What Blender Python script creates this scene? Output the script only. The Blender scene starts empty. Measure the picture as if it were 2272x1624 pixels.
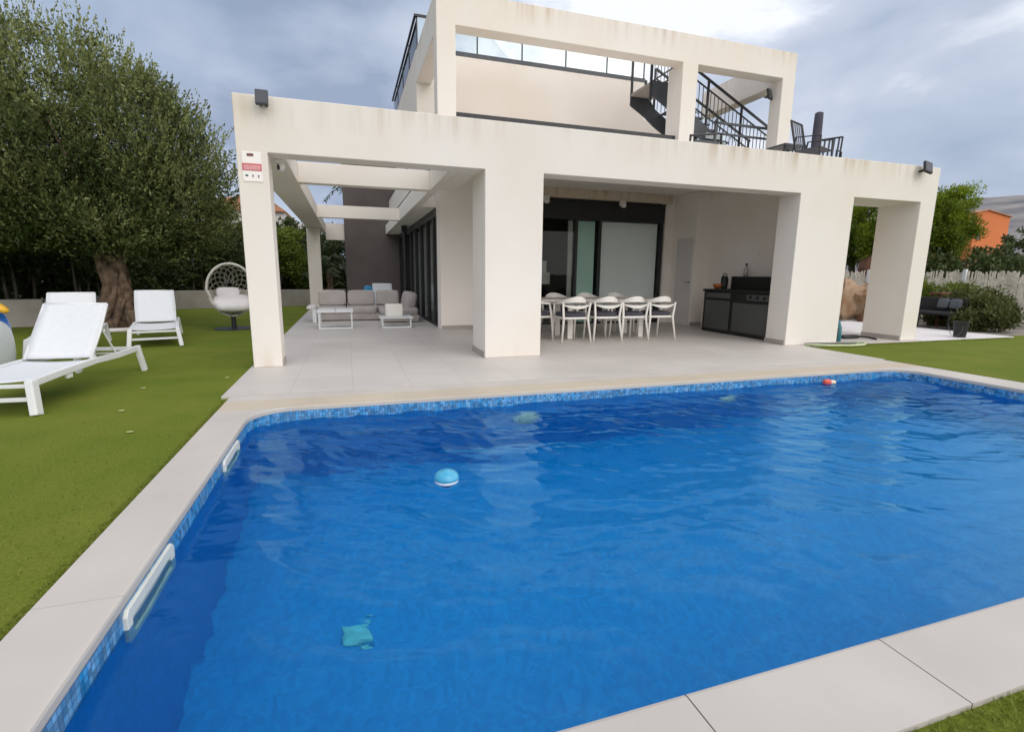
import bpy, math, random
import numpy as np
from mathutils import Matrix, Vector
random.seed(7); RNG = np.random.default_rng(7)
R = math.radians
sc = bpy.context.scene
COL = sc.collection

# ------------------------------------------------------------------ camera
cam_d = bpy.data.cameras.new("camera")
cam = bpy.data.objects.new("camera", cam_d); COL.objects.link(cam)
cam_d.sensor_width = 36.0; cam_d.sensor_fit = 'HORIZONTAL'
cam_d.lens = 36.0 * 1114.5 / 2272.0
cam_d.clip_start = 0.05; cam_d.clip_end = 5000
PIT, YAW, ROL = 0.180769, 0.313581, -0.010596
_f = np.array([math.sin(YAW) * math.cos(PIT), math.cos(YAW) * math.cos(PIT), -math.sin(PIT)])
_r = np.array([math.cos(YAW), -math.sin(YAW), 0.0]); _d = np.cross(_f, _r)
_c, _s = math.cos(ROL), math.sin(ROL)
_r2 = _c * _r + _s * _d; _d2 = -_s * _r + _c * _d
cam.matrix_world = Matrix(((_r2[0], -_d2[0], -_f[0], 0), (_r2[1], -_d2[1], -_f[1], 0), (_r2[2], -_d2[2], -_f[2], 1.2), (0, 0, 0, 1)))
sc.camera = cam

# ------------------------------------------------------------------ sun, sky, exposure
SUN_DIR = Vector((0.40, -0.78, 0.52)).normalized()          # towards the sun
SUN_EL = math.asin(SUN_DIR.z); SUN_ROT = math.atan2(SUN_DIR.x, SUN_DIR.y)
sun_d = bpy.data.lights.new("sun", 'SUN'); sun = bpy.data.objects.new("sun", sun_d); COL.objects.link(sun)
sun_d.energy = 0.55; sun_d.angle = R(26); sun_d.color = (1.0, 0.91, 0.80)
sun.rotation_euler = SUN_DIR.to_track_quat('Z', 'Y').to_euler()
sc.view_settings.view_transform = 'Standard'; sc.view_settings.look = 'None'
sc.view_settings.exposure = 0.10; sc.view_settings.gamma = 1.0
try:
    sc.cycles.use_denoising = True
    sc.cycles.denoiser = 'OPENIMAGEDENOISE'
except Exception:
    pass
sc.cycles.max_bounces = 12; sc.cycles.diffuse_bounces = 8; sc.cycles.glossy_bounces = 6; sc.cycles.transmission_bounces = 10; sc.cycles.transparent_max_bounces = 12
sc.cycles.sample_clamp_indirect = 6.0

SKYLOC = (-2.42, -3.93, 2.84)
def world():
    w = bpy.data.worlds.new("World"); sc.world = w; w.use_nodes = True
    nt = w.node_tree; nt.nodes.clear(); N = nt.nodes.new; L = nt.links.new
    out = N('ShaderNodeOutputWorld'); mix = N('ShaderNodeMixShader')
    b1 = N('ShaderNodeBackground'); b2 = N('ShaderNodeBackground')
    sky = N('ShaderNodeTexSky'); sky.sky_type = 'NISHITA'; sky.sun_disc = False
    sky.sun_elevation = SUN_EL; sky.sun_rotation = SUN_ROT
    L(sky.outputs[0], b1.inputs[0]); b1.inputs[1].default_value = 0.11
    tc = N('ShaderNodeTexCoord'); mp = N('ShaderNodeMapping')
    mp.inputs['Scale'].default_value = (1.0, 1.0, 1.7); mp.inputs['Location'].default_value = SKYLOC
    L(tc.outputs['Generated'], mp.inputs[0])
    n1 = N('ShaderNodeTexNoise'); n1.inputs['Scale'].default_value = 1.9; n1.inputs['Detail'].default_value = 7
    n1.inputs['Roughness'].default_value = 0.52; n1.inputs['Distortion'].default_value = 0.2
    L(mp.outputs[0], n1.inputs['Vector'])
    n2 = N('ShaderNodeTexNoise'); n2.inputs['Scale'].default_value = 1.5; n2.inputs['Detail'].default_value = 5
    mp2 = N('ShaderNodeMapping'); mp2.inputs['Location'].default_value = (4.3, 1.7, 2.2); mp2.inputs['Scale'].default_value = (1, 1, 1.7)
    L(tc.outputs['Generated'], mp2.inputs[0]); L(mp2.outputs[0], n2.inputs['Vector'])
    cr = N('ShaderNodeValToRGB'); e = cr.color_ramp.elements
    e[0].position = 0.39; e[0].color = (0.30, 0.365, 0.50, 1)
    e[1].position = 0.60; e[1].color = (0.86, 0.89, 0.96, 1)
    a = cr.color_ramp.elements.new(0.44); a.color = (0.385, 0.455, 0.59, 1)
    a = cr.color_ramp.elements.new(0.55); a.color = (0.56, 0.62, 0.735, 1)
    L(n1.outputs['Fac'], cr.inputs[0])
    # brighter veil of cloud round the hidden sun
    dp = N('ShaderNodeVectorMath'); dp.operation = 'DOT_PRODUCT'; dp.inputs[1].default_value = SUN_DIR
    L(tc.outputs['Generated'], dp.inputs[0])
    gl = N('ShaderNodeMapRange'); gl.interpolation_type = 'SMOOTHSTEP'
    gl.inputs['From Min'].default_value = 0.0; gl.inputs['From Max'].default_value = 1.0
    gl.inputs['To Min'].default_value = 0.0; gl.inputs['To Max'].default_value = 1.7
    L(dp.outputs['Value'], gl.inputs[0])
    ad = N('ShaderNodeMix'); ad.data_type = 'RGBA'; ad.blend_type = 'ADD'
    ad.inputs[7].default_value = (1.0, 0.93, 0.84, 1)
    L(gl.outputs[0], ad.inputs[0]); L(cr.outputs[0], ad.inputs[6])
    L(ad.outputs[2], b2.inputs[0]); b2.inputs[1].default_value = 1.06
    mr = N('ShaderNodeMapRange'); mr.inputs['From Min'].default_value = 0.36; mr.inputs['From Max'].default_value = 0.52
    mr.inputs['To Min'].default_value = 0.72; mr.inputs['To Max'].default_value = 1.0
    L(n2.outputs['Fac'], mr.inputs[0]); L(mr.outputs[0], mix.inputs[0])
    L(b1.outputs[0], mix.inputs[1]); L(b2.outputs[0], mix.inputs[2]); L(mix.outputs[0], out.inputs[0])
world()

# ------------------------------------------------------------------ materials
MATS = {}
def pmat(name, col, rough=0.6, var=0.0, vscale=3.0, bump=0.0, bscale=60.0, metal=0.0, spec=None, col2=None):
    """plain procedural surface: base colour with noise variation and a fine bump"""
    m = bpy.data.materials.new(name); m.use_nodes = True; MATS[name] = m
    nt = m.node_tree; b = nt.nodes['Principled BSDF']; N = nt.nodes.new; L = nt.links.new
    b.inputs['Roughness'].default_value = rough; b.inputs['Metallic'].default_value = metal
    if spec is not None: b.inputs['Specular IOR Level'].default_value = spec
    b.inputs['Base Color'].default_value = (*col, 1)
    tc = N('ShaderNodeTexCoord')
    if var or col2:
        n = N('ShaderNodeTexNoise'); n.inputs['Scale'].default_value = vscale; n.inputs['Detail'].default_value = 6
        L(tc.outputs['Object'], n.inputs['Vector'])
        cr = N('ShaderNodeValToRGB'); e = cr.color_ramp.elements; e[0].position = 0.3; e[1].position = 0.7
        c2 = col2 if col2 else tuple(min(1, c * (1 + var)) for c in col)
        c1 = col if col2 else tuple(c * (1 - var) for c in col)
        e[0].color = (*c1, 1); e[1].color = (*c2, 1)
        L(n.outputs['Fac'], cr.inputs[0]); L(cr.outputs[0], b.inputs['Base Color'])
    if bump:
        n = N('ShaderNodeTexNoise'); n.inputs['Scale'].default_value = bscale; n.inputs['Detail'].default_value = 4
        L(tc.outputs['Object'], n.inputs['Vector'])
        bp = N('ShaderNodeBump'); bp.inputs['Strength'].default_value = bump; bp.inputs['Distance'].default_value = 0.01
        L(n.outputs['Fac'], bp.inputs['Height']); L(bp.outputs[0], b.inputs['Normal'])
    return m

def plaster_mat(name, col, stain=(0.42, 0.30, 0.17), amount=0.62, tops=((3.19, 0.42), (6.46, 0.50))):
    """painted render with run-off streaks below the parapet tops and faint blotches"""
    m = bpy.data.materials.new(name); m.use_nodes = True; MATS[name] = m
    nt = m.node_tree; b = nt.nodes['Principled BSDF']; N = nt.nodes.new; L = nt.links.new
    b.inputs['Roughness'].default_value = 0.85; b.inputs['Specular IOR Level'].default_value = 0.2
    geo = N('ShaderNodeNewGeometry'); sep = N('ShaderNodeSeparateXYZ'); L(geo.outputs['Position'], sep.inputs[0])
    mp = N('ShaderNodeMapping'); mp.inputs['Scale'].default_value = (5.0, 5.0, 0.22); L(geo.outputs['Position'], mp.inputs[0])
    n = N('ShaderNodeTexNoise'); n.inputs['Scale'].default_value = 1.3; n.inputs['Detail'].default_value = 8; n.inputs['Roughness'].default_value = 0.65
    L(mp.outputs[0], n.inputs['Vector'])
    st = N('ShaderNodeMapRange'); st.inputs['From Min'].default_value = 0.46; st.inputs['From Max'].default_value = 0.66
    L(n.outputs['Fac'], st.inputs[0])
    total = None
    for z, h in tops:
        mr = N('ShaderNodeMapRange'); mr.inputs['From Min'].default_value = z - h; mr.inputs['From Max'].default_value = z
        mr.inputs['To Min'].default_value = 0; mr.inputs['To Max'].default_value = 1
        L(sep.outputs['Z'], mr.inputs[0])
        cut = N('ShaderNodeMath'); cut.operation = 'LESS_THAN'; cut.inputs[1].default_value = z + 0.02; L(sep.outputs['Z'], cut.inputs[0])
        mu = N('ShaderNodeMath'); mu.operation = 'MULTIPLY'; L(mr.outputs[0], mu.inputs[0]); L(cut.outputs[0], mu.inputs[1])
        pw = N('ShaderNodeMath'); pw.operation = 'POWER'; pw.inputs[1].default_value = 1.4; L(mu.outputs[0], pw.inputs[0])
        if total is None: total = pw
        else:
            ad = N('ShaderNodeMath'); ad.operation = 'ADD'; L(total.outputs[0], ad.inputs[0]); L(pw.outputs[0], ad.inputs[1]); total = ad
    ft = N('ShaderNodeMapRange'); ft.inputs['From Min'].default_value = 0.30; ft.inputs['From Max'].default_value = 0.02; ft.inputs['To Max'].default_value = 0.55; L(sep.outputs['Z'], ft.inputs[0])
    ad2 = N('ShaderNodeMath'); ad2.operation = 'ADD'; L(total.outputs[0], ad2.inputs[0]); L(ft.outputs[0], ad2.inputs[1]); total = ad2
    fx = N('ShaderNodeMath'); fx.operation = 'MULTIPLY'; L(total.outputs[0], fx.inputs[0]); L(st.outputs[0], fx.inputs[1])
    nz = N('ShaderNodeTexNoise'); nz.inputs['Scale'].default_value = 0.55; nz.inputs['Detail'].default_value = 2; L(geo.outputs['Position'], nz.inputs['Vector'])
    mz = N('ShaderNodeMapRange'); mz.inputs['From Min'].default_value = 0.38; mz.inputs['From Max'].default_value = 0.56; L(nz.outputs['Fac'], mz.inputs[0])
    fy = N('ShaderNodeMath'); fy.operation = 'MULTIPLY'; L(fx.outputs[0], fy.inputs[0]); L(mz.outputs[0], fy.inputs[1])
    fa = N('ShaderNodeMath'); fa.operation = 'MULTIPLY'; fa.inputs[1].default_value = amount; L(fy.outputs[0], fa.inputs[0])
    n3 = N('ShaderNodeTexNoise'); n3.inputs['Scale'].default_value = 0.8; n3.inputs['Detail'].default_value = 6; L(geo.outputs['Position'], n3.inputs['Vector'])
    cr = N('ShaderNodeValToRGB'); e = cr.color_ramp.elements; e[0].position = 0.35; e[1].position = 0.7
    e[0].color = (col[0], col[1], col[2], 1); e[1].color = (col[0] * 0.97, col[1] * 0.94, col[2] * 0.90, 1)
    L(n3.outputs['Fac'], cr.inputs[0])
    mx = N('ShaderNodeMix'); mx.data_type = 'RGBA'; mx.inputs[7].default_value = (*stain, 1)
    L(fa.outputs[0], mx.inputs[0]); L(cr.outputs[0], mx.inputs[6]); L(mx.outputs[2], b.inputs['Base Color'])
    nb = N('ShaderNodeTexNoise'); nb.inputs['Scale'].default_value = 90; nb.inputs['Detail'].default_value = 3; L(geo.outputs['Position'], nb.inputs['Vector'])
    bp = N('ShaderNodeBump'); bp.inputs['Strength'].default_value = 0.22; bp.inputs['Distance'].default_value = 0.01
    L(nb.outputs['Fac'], bp.inputs['Height']); L(bp.outputs[0], b.inputs['Normal'])
    return m

def leaf_mat(name, c1, c2, trans=0.25, rough=0.55):
    """leaf faces: colour picked per leaf from the 'tone' attribute, some light passes through"""
    m = bpy.data.materials.new(name); m.use_nodes = True; MATS[name] = m
    nt = m.node_tree; b = nt.nodes['Principled BSDF']; N = nt.nodes.new; L = nt.links.new
    out = [x for x in nt.nodes if x.type == 'OUTPUT_MATERIAL'][0]
    at = N('ShaderNodeAttribute'); at.attribute_name = 'tone'
    cr = N('ShaderNodeValToRGB'); e = cr.color_ramp.elements
    e[0].color = (*c1, 1); e[1].color = (*c2, 1)
    L(at.outputs['Fac'], cr.inputs[0]); L(cr.outputs[0], b.inputs['Base Color'])
    b.inputs['Roughness'].default_value = rough; b.inputs['Specular IOR Level'].default_value = 0.3
    tr = N('ShaderNodeBsdfTranslucent'); L(cr.outputs[0], tr.inputs[0])
    mx = N('ShaderNodeMixShader'); mx.inputs[0].default_value = trans
    L(b.outputs[0], mx.inputs[1]); L(tr.outputs[0], mx.inputs[2]); L(mx.outputs[0], out.inputs[0])
    return m

def glass_mat(name, tint=(1, 1, 1), refl=1.0, rough=0.0):
    m = bpy.data.materials.new(name); m.use_nodes = True; MATS[name] = m
    nt = m.node_tree; nt.nodes.clear(); N = nt.nodes.new; L = nt.links.new
    out = N('ShaderNodeOutputMaterial'); mx = N('ShaderNodeMixShader'); tr = N('ShaderNodeBsdfTransparent'); gl = N('ShaderNodeBsdfGlossy')
    tr.inputs[0].default_value = (*tint, 1); gl.inputs['Roughness'].default_value = rough
    fr = N('ShaderNodeFresnel'); fr.inputs[0].default_value = 1.5
    mu = N('ShaderNodeMath'); mu.operation = 'MULTIPLY'; mu.inputs[1].default_value = refl; mu.use_clamp = True
    L(fr.outputs[0], mu.inputs[0]); L(mu.outputs[0], mx.inputs[0]); L(tr.outputs[0], mx.inputs[1]); L(gl.outputs[0], mx.inputs[2])
    L(mx.outputs[0], out.inputs[0])
    return m

def water_mat():
    m = bpy.data.materials.new("pool_water"); m.use_nodes = True; MATS["pool_water"] = m
    nt = m.node_tree; nt.nodes.clear(); N = nt.nodes.new; L = nt.links.new
    out = N('ShaderNodeOutputMaterial'); mx = N('ShaderNodeMixShader'); rf = N('ShaderNodeBsdfRefraction'); gl = N('ShaderNodeBsdfGlossy')
    rf.inputs['Color'].default_value = (0.70, 0.95, 1.0, 1); rf.inputs['IOR'].default_value = 1.33; rf.inputs['Roughness'].default_value = 0.0
    gl.inputs['Roughness'].default_value = 0.0; gl.inputs['Color'].default_value = (0.46, 0.86, 1.0, 1)
    fr = N('ShaderNodeFresnel'); fr.inputs[0].default_value = 1.33
    geo = N('ShaderNodeNewGeometry')
    mpw = N('ShaderNodeMapping'); mpw.inputs['Scale'].default_value = (0.75, 1.6, 1.0); mpw.inputs['Rotation'].default_value = (0, 0, 0.35); L(geo.outputs['Position'], mpw.inputs[0])
    n = N('ShaderNodeTexNoise'); n.inputs['Scale'].default_value = 11; n.inputs['Detail'].default_value = 4; n.inputs['Distortion'].default_value = 0.6
    L(mpw.outputs[0], n.inputs['Vector'])
    bp = N('ShaderNodeBump'); bp.inputs['Strength'].default_value = 0.05; bp.inputs['Distance'].default_value = 0.03
    L(n.outputs['Fac'], bp.inputs['Height'])
    for x in (rf, gl, fr): L(bp.outputs[0], x.inputs['Normal'])
    L(fr.outputs[0], mx.inputs[0]); L(rf.outputs[0], mx.inputs[1]); L(gl.outputs[0], mx.inputs[2]); L(mx.outputs[0], out.inputs[0])
    return m

def tile_mat():
    """blue glass mosaic: 2.5 cm tiles, each with its own shade, pale joints and lime runs above the water"""
    m = bpy.data.materials.new("blue_mosaic"); m.use_nodes = True; MATS["blue_mosaic"] = m
    nt = m.node_tree; b = nt.nodes['Principled BSDF']; N = nt.nodes.new; L = nt.links.new
    geo = N('ShaderNodeNewGeometry')
    sn = N('ShaderNodeVectorMath'); sn.operation = 'SNAP'; sn.inputs[1].default_value = (0.025, 0.025, 0.025); L(geo.outputs['Position'], sn.inputs[0])
    wn = N('ShaderNodeTexWhiteNoise'); L(sn.outputs[0], wn.inputs['Vector'])
    cr = N('ShaderNodeValToRGB'); e = cr.color_ramp.elements
    e[0].color = (0.0003, 0.25, 0.62, 1); e[1].color = (0.0006, 0.325, 0.74, 1)
    L(wn.outputs['Value'], cr.inputs[0])
    sep = N('ShaderNodeSeparateXYZ'); L(geo.outputs['Position'], sep.inputs[0])
    mr = N('ShaderNodeMapRange'); mr.inputs['From Min'].default_value = -0.125; mr.inputs['From Max'].default_value = -0.105; L(sep.outputs['Z'], mr.inputs[0])
    mp = N('ShaderNodeMapping'); mp.inputs['Scale'].default_value = (14, 14, 1.2); L(geo.outputs['Position'], mp.inputs[0])
    ns = N('ShaderNodeTexNoise'); ns.inputs['Scale'].default_value = 1.5; ns.inputs['Detail'].default_value = 5; L(mp.outputs[0], ns.inputs['Vector'])
    ms = N('ShaderNodeMapRange'); ms.inputs['From Min'].default_value = 0.35; ms.inputs['From Max'].default_value = 0.65; ms.inputs['To Min'].default_value = 0.05; ms.inputs['To Max'].default_value = 0.55; L(ns.outputs['Fac'], ms.inputs[0])
    mu = N('ShaderNodeMath'); mu.operation = 'MULTIPLY'; L(mr.outputs[0], mu.inputs[0]); L(ms.outputs[0], mu.inputs[1])
    mx = N('ShaderNodeMix'); mx.data_type = 'RGBA'; mx.inputs[7].default_value = (0.42, 0.62, 0.80, 1)
    L(mu.outputs[0], mx.inputs[0]); L(cr.outputs[0], mx.inputs[6])
    # grout grid (5 cm tiles) with stronger tile to tile shade above the water
    fr = N('ShaderNodeVectorMath'); fr.operation = 'FRACTION'; dv = N('ShaderNodeVectorMath'); dv.operation = 'DIVIDE'; dv.inputs[1].default_value = (0.025, 0.025, 0.025)
    L(geo.outputs['Position'], dv.inputs[0]); L(dv.outputs[0], fr.inputs[0])
    s2 = N('ShaderNodeSeparateXYZ'); L(fr.outputs[0], s2.inputs[0])
    gx = N('ShaderNodeMath'); gx.operation = 'MULTIPLY'; 
    def edge(o):
        q = N('ShaderNodeMath'); q.operation = 'LESS_THAN'; q.inputs[1].default_value = 0.12; L(o, q.inputs[0]); return q.outputs[0]
    mxx = N('ShaderNodeMath'); mxx.operation = 'MAXIMUM'; L(edge(s2.outputs['Z']), mxx.inputs[0])
    sel = N('ShaderNodeNewGeometry'); sn2 = N('ShaderNodeSeparateXYZ'); L(sel.outputs['Normal'], sn2.inputs[0])
    ab = N('ShaderNodeMath'); ab.operation = 'ABSOLUTE'; L(sn2.outputs['X'], ab.inputs[0])
    mq = N('ShaderNodeMix'); mq.data_type = 'FLOAT'; L(ab.outputs[0], mq.inputs[0]); L(edge(s2.outputs['X']), mq.inputs[2]); L(edge(s2.outputs['Y']), mq.inputs[3])
    L(mq.outputs[0], mxx.inputs[1])
    gm = N('ShaderNodeMath'); gm.operation = 'MULTIPLY'; L(mxx.outputs[0], gm.inputs[0]); L(mr.outputs[0], gm.inputs[1])
    g2 = N('ShaderNodeMath'); g2.operation = 'MULTIPLY'; g2.inputs[1].default_value = 0.75; L(gm.outputs[0], g2.inputs[0])
    wn2 = N('ShaderNodeTexWhiteNoise'); sn5 = N('ShaderNodeVectorMath'); sn5.operation = 'SNAP'; sn5.inputs[1].default_value = (0.025, 0.025, 0.025); L(geo.outputs['Position'], sn5.inputs[0]); L(sn5.outputs[0], wn2.inputs['Vector'])
    v2 = N('ShaderNodeMapRange'); v2.inputs['To Min'].default_value = 0.42; v2.inputs['To Max'].default_value = 0.95; L(wn2.outputs['Value'], v2.inputs[0])
    v3 = N('ShaderNodeMix'); v3.data_type = 'FLOAT'; v3.inputs[2].default_value = 1.0; L(mr.outputs[0], v3.inputs[0]); L(v2.outputs[0], v3.inputs[3])
    sc_ = N('ShaderNodeVectorMath'); sc_.operation = 'SCALE'; L(mx.outputs[2], sc_.inputs[0]); L(v3.outputs[0], sc_.inputs['Scale'])
    mg = N('ShaderNodeMix'); mg.data_type = 'RGBA'; mg.inputs[7].default_value = (0.02, 0.06, 0.17, 1); L(g2.outputs[0], mg.inputs[0]); L(sc_.outputs[0], mg.inputs[6])
    L(mg.outputs[2], b.inputs['Base Color'])
    b.inputs['Roughness'].default_value = 0.35
    return m

def coping_mat():
    m = pmat("coping_stone", (0.485, 0.45, 0.412), 0.7, 0.07, 1.6, 0.08, 150)
    nt = m.node_tree; b = nt.nodes['Principled BSDF']; N = nt.nodes.new; L = nt.links.new
    src = b.inputs['Base Color'].links[0].from_socket
    geo = N('ShaderNodeNewGeometry'); sep = N('ShaderNodeSeparateXYZ'); L(geo.outputs['Position'], sep.inputs[0])
    def M(op, a, bb):
        n = N('ShaderNodeMath'); n.operation = op
        for i, v in enumerate((a, bb)):
            if isinstance(v, (int, float)): n.inputs[i].default_value = v
            else: L(v, n.inputs[i])
        return n.outputs[0]
    def joint(axis, off, per, wid):
        v = M('ADD', M('DIVIDE', M('SUBTRACT', axis, off), per), 100.5)
        return M('LESS_THAN', M('ABSOLUTE', M('SUBTRACT', M('FRACT', v, 0), 0.5), 0), wid / per)
    near = M('MULTIPLY', joint(sep.outputs['X'], 0.87, 0.76, 0.0022), M('LESS_THAN', sep.outputs['Y'], 1.04))
    left = M('MULTIPLY', M('MULTIPLY', joint(sep.outputs['Y'], 2.03, 1.52, 0.002), M('LESS_THAN', sep.outputs['X'], -0.84)), 0.35)
    far = M('MULTIPLY', M('MULTIPLY', joint(sep.outputs['X'], 0.4, 0.76, 0.002), M('GREATER_THAN', sep.outputs['Y'], 4.72)), 0.18)
    tot = M('ADD', M('ADD', near, left), far)
    my = N('ShaderNodeMix'); my.data_type = 'RGBA'; my.blend_type = 'MULTIPLY'; my.inputs[7].default_value = (1.0, 0.93, 0.80, 1)
    L(M('MULTIPLY', M('GREATER_THAN', sep.outputs['Y'], 4.72), M('LESS_THAN', sep.outputs['Y'], 5.05)), my.inputs[0]); L(src, my.inputs[6]); src = my.outputs[2]
    mx = N('ShaderNodeMix'); mx.data_type = 'RGBA'; mx.inputs[7].default_value = (0.07, 0.06, 0.055, 1)
    L(tot, mx.inputs[0]); L(src, mx.inputs[6]); L(mx.outputs[2], b.inputs['Base Color'])
    return m

def terrace_mat():
    m = pmat("terrace_tile", (0.545, 0.512, 0.48), 0.5, 0.06, 1.0, 0.03, 120)
    nt = m.node_tree; b = nt.nodes['Principled BSDF']; N = nt.nodes.new; L = nt.links.new
    src = b.inputs['Base Color'].links[0].from_socket
    geo = N('ShaderNodeNewGeometry')
    br = N('ShaderNodeTexBrick'); br.offset = 0.0; br.inputs['Scale'].default_value = 1.0
    br.inputs['Brick Width'].default_value = 0.6; br.inputs['Row Height'].default_value = 0.6; br.inputs['Mortar Size'].default_value = 0.003
    br.inputs['Color1'].default_value = (1, 1, 1, 1); br.inputs['Color2'].default_value = (0.94, 0.935, 0.93, 1); br.inputs['Mortar'].default_value = (0.74, 0.72, 0.70, 1)
    L(geo.outputs['Position'], br.inputs['Vector'])
    mx = N('ShaderNodeMix'); mx.data_type = 'RGBA'; mx.blend_type = 'MULTIPLY'; mx.inputs[0].default_value = 1.0
    L(src, mx.inputs[6]); L(br.outputs['Color'], mx.inputs[7]); L(mx.outputs[2], b.inputs['Base Color'])
    return m

def lawn_mat():
    m = bpy.data.materials.new("lawn"); m.use_nodes = True; MATS["lawn"] = m
    nt = m.node_tree; b = nt.nodes['Principled BSDF']; N = nt.nodes.new; L = nt.links.new
    b.inputs['Roughness'].default_value = 0.9; b.inputs['Specular IOR Level'].default_value = 0.1
    geo = N('ShaderNodeNewGeometry')
    n1 = N('ShaderNodeTexNoise'); n1.inputs['Scale'].default_value = 1.3; n1.inputs['Detail'].default_value = 7; n1.inputs['Roughness'].default_value = 0.62; L(geo.outputs['Position'], n1.inputs['Vector'])
    n2 = N('ShaderNodeTexNoise'); n2.inputs['Scale'].default_value = 70; n2.inputs['Detail'].default_value = 4; n2.inputs['Roughness'].default_value = 0.7; L(geo.outputs['Position'], n2.inputs['Vector'])
    c1 = N('ShaderNodeValToRGB'); e = c1.color_ramp.elements; e[0].position = 0.3; e[1].position = 0.72
    e[0].color = (0.104, 0.152, 0.016, 1); e[1].color = (0.168, 0.186, 0.030, 1)
    c2 = N('ShaderNodeValToRGB'); e = c2.color_ramp.elements; e[0].position = 0.28; e[1].position = 0.72
    e[0].color = (0.66, 0.69, 0.62, 1); e[1].color = (1.24, 1.22, 1.15, 1)
    L(n1.outputs['Fac'], c1.inputs[0]); L(n2.outputs['Fac'], c2.inputs[0])
    mx = N('ShaderNodeMix'); mx.data_type = 'RGBA'; mx.blend_type = 'MULTIPLY'; mx.inputs[0].default_value = 1
    L(c1.outputs[0], mx.inputs[6]); L(c2.outputs[0], mx.inputs[7]); L(mx.outputs[2], b.inputs['Base Color'])
    bp = N('ShaderNodeBump'); bp.inputs['Strength'].default_value = 0.6; bp.inputs['Distance'].default_value = 0.015
    L(n2.outputs['Fac'], bp.inputs['Height']); L(bp.outputs[0], b.inputs['Normal'])
    return m

plaster_mat("cream_render", (0.77, 0.728, 0.675))
plaster_mat("plain_render", (0.74, 0.69, 0.635), amount=0.3, tops=((6.5, 0.12),))
plaster_mat("inner_render", (0.85, 0.80, 0.755), stain=(0.42, 0.27, 0.14), amount=0.25, tops=((3.13, 0.25),))
plaster_mat("stained_render", (0.62, 0.53, 0.42), stain=(0.36, 0.24, 0.13), amount=0.8, tops=((3.13, 0.3),))
water_mat(); tile_mat(); coping_mat(); terrace_mat(); lawn_mat()
pmat("dark_render", (0.115, 0.098, 0.092), 0.9, 0.12, 1.5, 0.15, 80)
pmat("grey_skirting", (0.36, 0.33, 0.30), 0.6, 0.08)
pmat("black_metal", (0.016, 0.017, 0.020), 0.45, 0.2, 8)
pmat("charcoal_metal", (0.05, 0.055, 0.065), 0.5, 0.15, 8)
pmat("white_metal", (0.70, 0.71, 0.72), 0.4, 0.02, 4)
pmat("white_sling", (0.62, 0.64, 0.66), 0.75, 0.03, 30, 0.15, 400)
pmat("white_plastic", (0.78, 0.75, 0.70), 0.45, 0.03, 5)
pmat("grey_cushion", (0.42, 0.38, 0.36), 0.95, 0.08, 5, 0.2, 300)
pmat("pale_cushion", (0.66, 0.63, 0.63), 0.95, 0.05, 5, 0.2, 200)
pmat("dark_cushion", (0.060, 0.058, 0.075), 0.95, 0.1, 6, 0.2, 250)
pmat("wicker", (0.21, 0.20, 0.165), 0.8, 0.25, 30, 0.3, 200)
pmat("pale_wicker", (0.52, 0.50, 0.45), 0.75, 0.2, 30, 0.3, 200)
pmat("cabinet_black", (0.012, 0.012, 0.011), 0.5, 0.2, 4)
pmat("cabinet_grey", (0.085, 0.085, 0.080), 0.5, 0.08, 2)
pmat("steel", (0.16, 0.165, 0.165), 0.35, 0.1, 10, metal=0.7)
pmat("door_grey", (0.66, 0.62, 0.60), 0.55, 0.04, 2)
pmat("orange_pot", (0.42, 0.13, 0.035), 0.6, 0.2, 10)
pmat("bottle_glass", (0.42, 0.40, 0.37), 0.2, 0.1, 10)
pmat("red_paint", (0.56, 0.075, 0.085), 0.5, 0.1, 20)
pmat("pink_paint", (0.66, 0.30, 0.31), 0.5, 0.15, 40)
pmat("maroon_paint", (0.16, 0.05, 0.045), 0.5, 0.1, 20)
pmat("sign_white", (0.86, 0.82, 0.78), 0.5, 0.02, 5)
pmat("sign_green", (0.12, 0.20, 0.16), 0.5, 0.1, 20)
pmat("blue_vinyl", (0.012, 0.14, 0.50), 0.25, 0.1, 6)
pmat("white_vinyl", (0.68, 0.72, 0.76), 0.3, 0.04, 4)
pmat("yellow_vinyl", (0.75, 0.42, 0.03), 0.3, 0.1, 6)
pmat("sky_plastic", (0.01, 0.27, 0.56), 0.35, 0.06, 6)
pmat("cyan_plastic", (0.03, 0.30, 0.52), 0.3, 0.2, 14, col2=(0.10, 0.42, 0.60))
pmat("red_plastic", (0.72, 0.10, 0.06), 0.35, 0.1, 8)
pmat("cream_plastic", (0.80, 0.62, 0.40), 0.4, 0.1, 8)
pmat("skimmer_plastic", (0.70, 0.69, 0.61), 0.4, 0.06, 10)
pmat("flap_grey", (0.42, 0.44, 0.43), 0.5, 0.1, 8)
pmat("drain_plastic", (0.16, 0.62, 0.66), 0.5, 0.2, 14)
pmat("lamp_lens", (0.78, 0.72, 0.52), 0.4, 0.15, 12)
pmat("hose_green", (0.50, 0.56, 0.34), 0.45, 0.15, 10)
pmat("hose_grey", (0.10, 0.10, 0.085), 0.5, 0.15, 10)
pmat("teal_plastic", (0.01, 0.14, 0.17), 0.35, 0.2, 10)
pmat("concrete", (0.32, 0.295, 0.265), 0.9, 0.18, 1.8, 0.3, 40)
pmat("gravel_bed", (0.24, 0.215, 0.185), 0.95, 0.25, 2.5, 0.5, 60)
pmat("dull_cushion", (0.10, 0.11, 0.12), 0.95, 0.1, 5)
pmat("pale_paving", (0.66, 0.63, 0.63), 0.8, 0.07, 1.5, 0.1, 60)
pmat("bark", (0.030, 0.019, 0.012), 0.95, 0.0, 9, 1.0, 22, col2=(0.23, 0.155, 0.105))
pmat("thin_bark", (0.11, 0.10, 0.085), 0.95, 0.3, 10, 0.5, 30)
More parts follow.
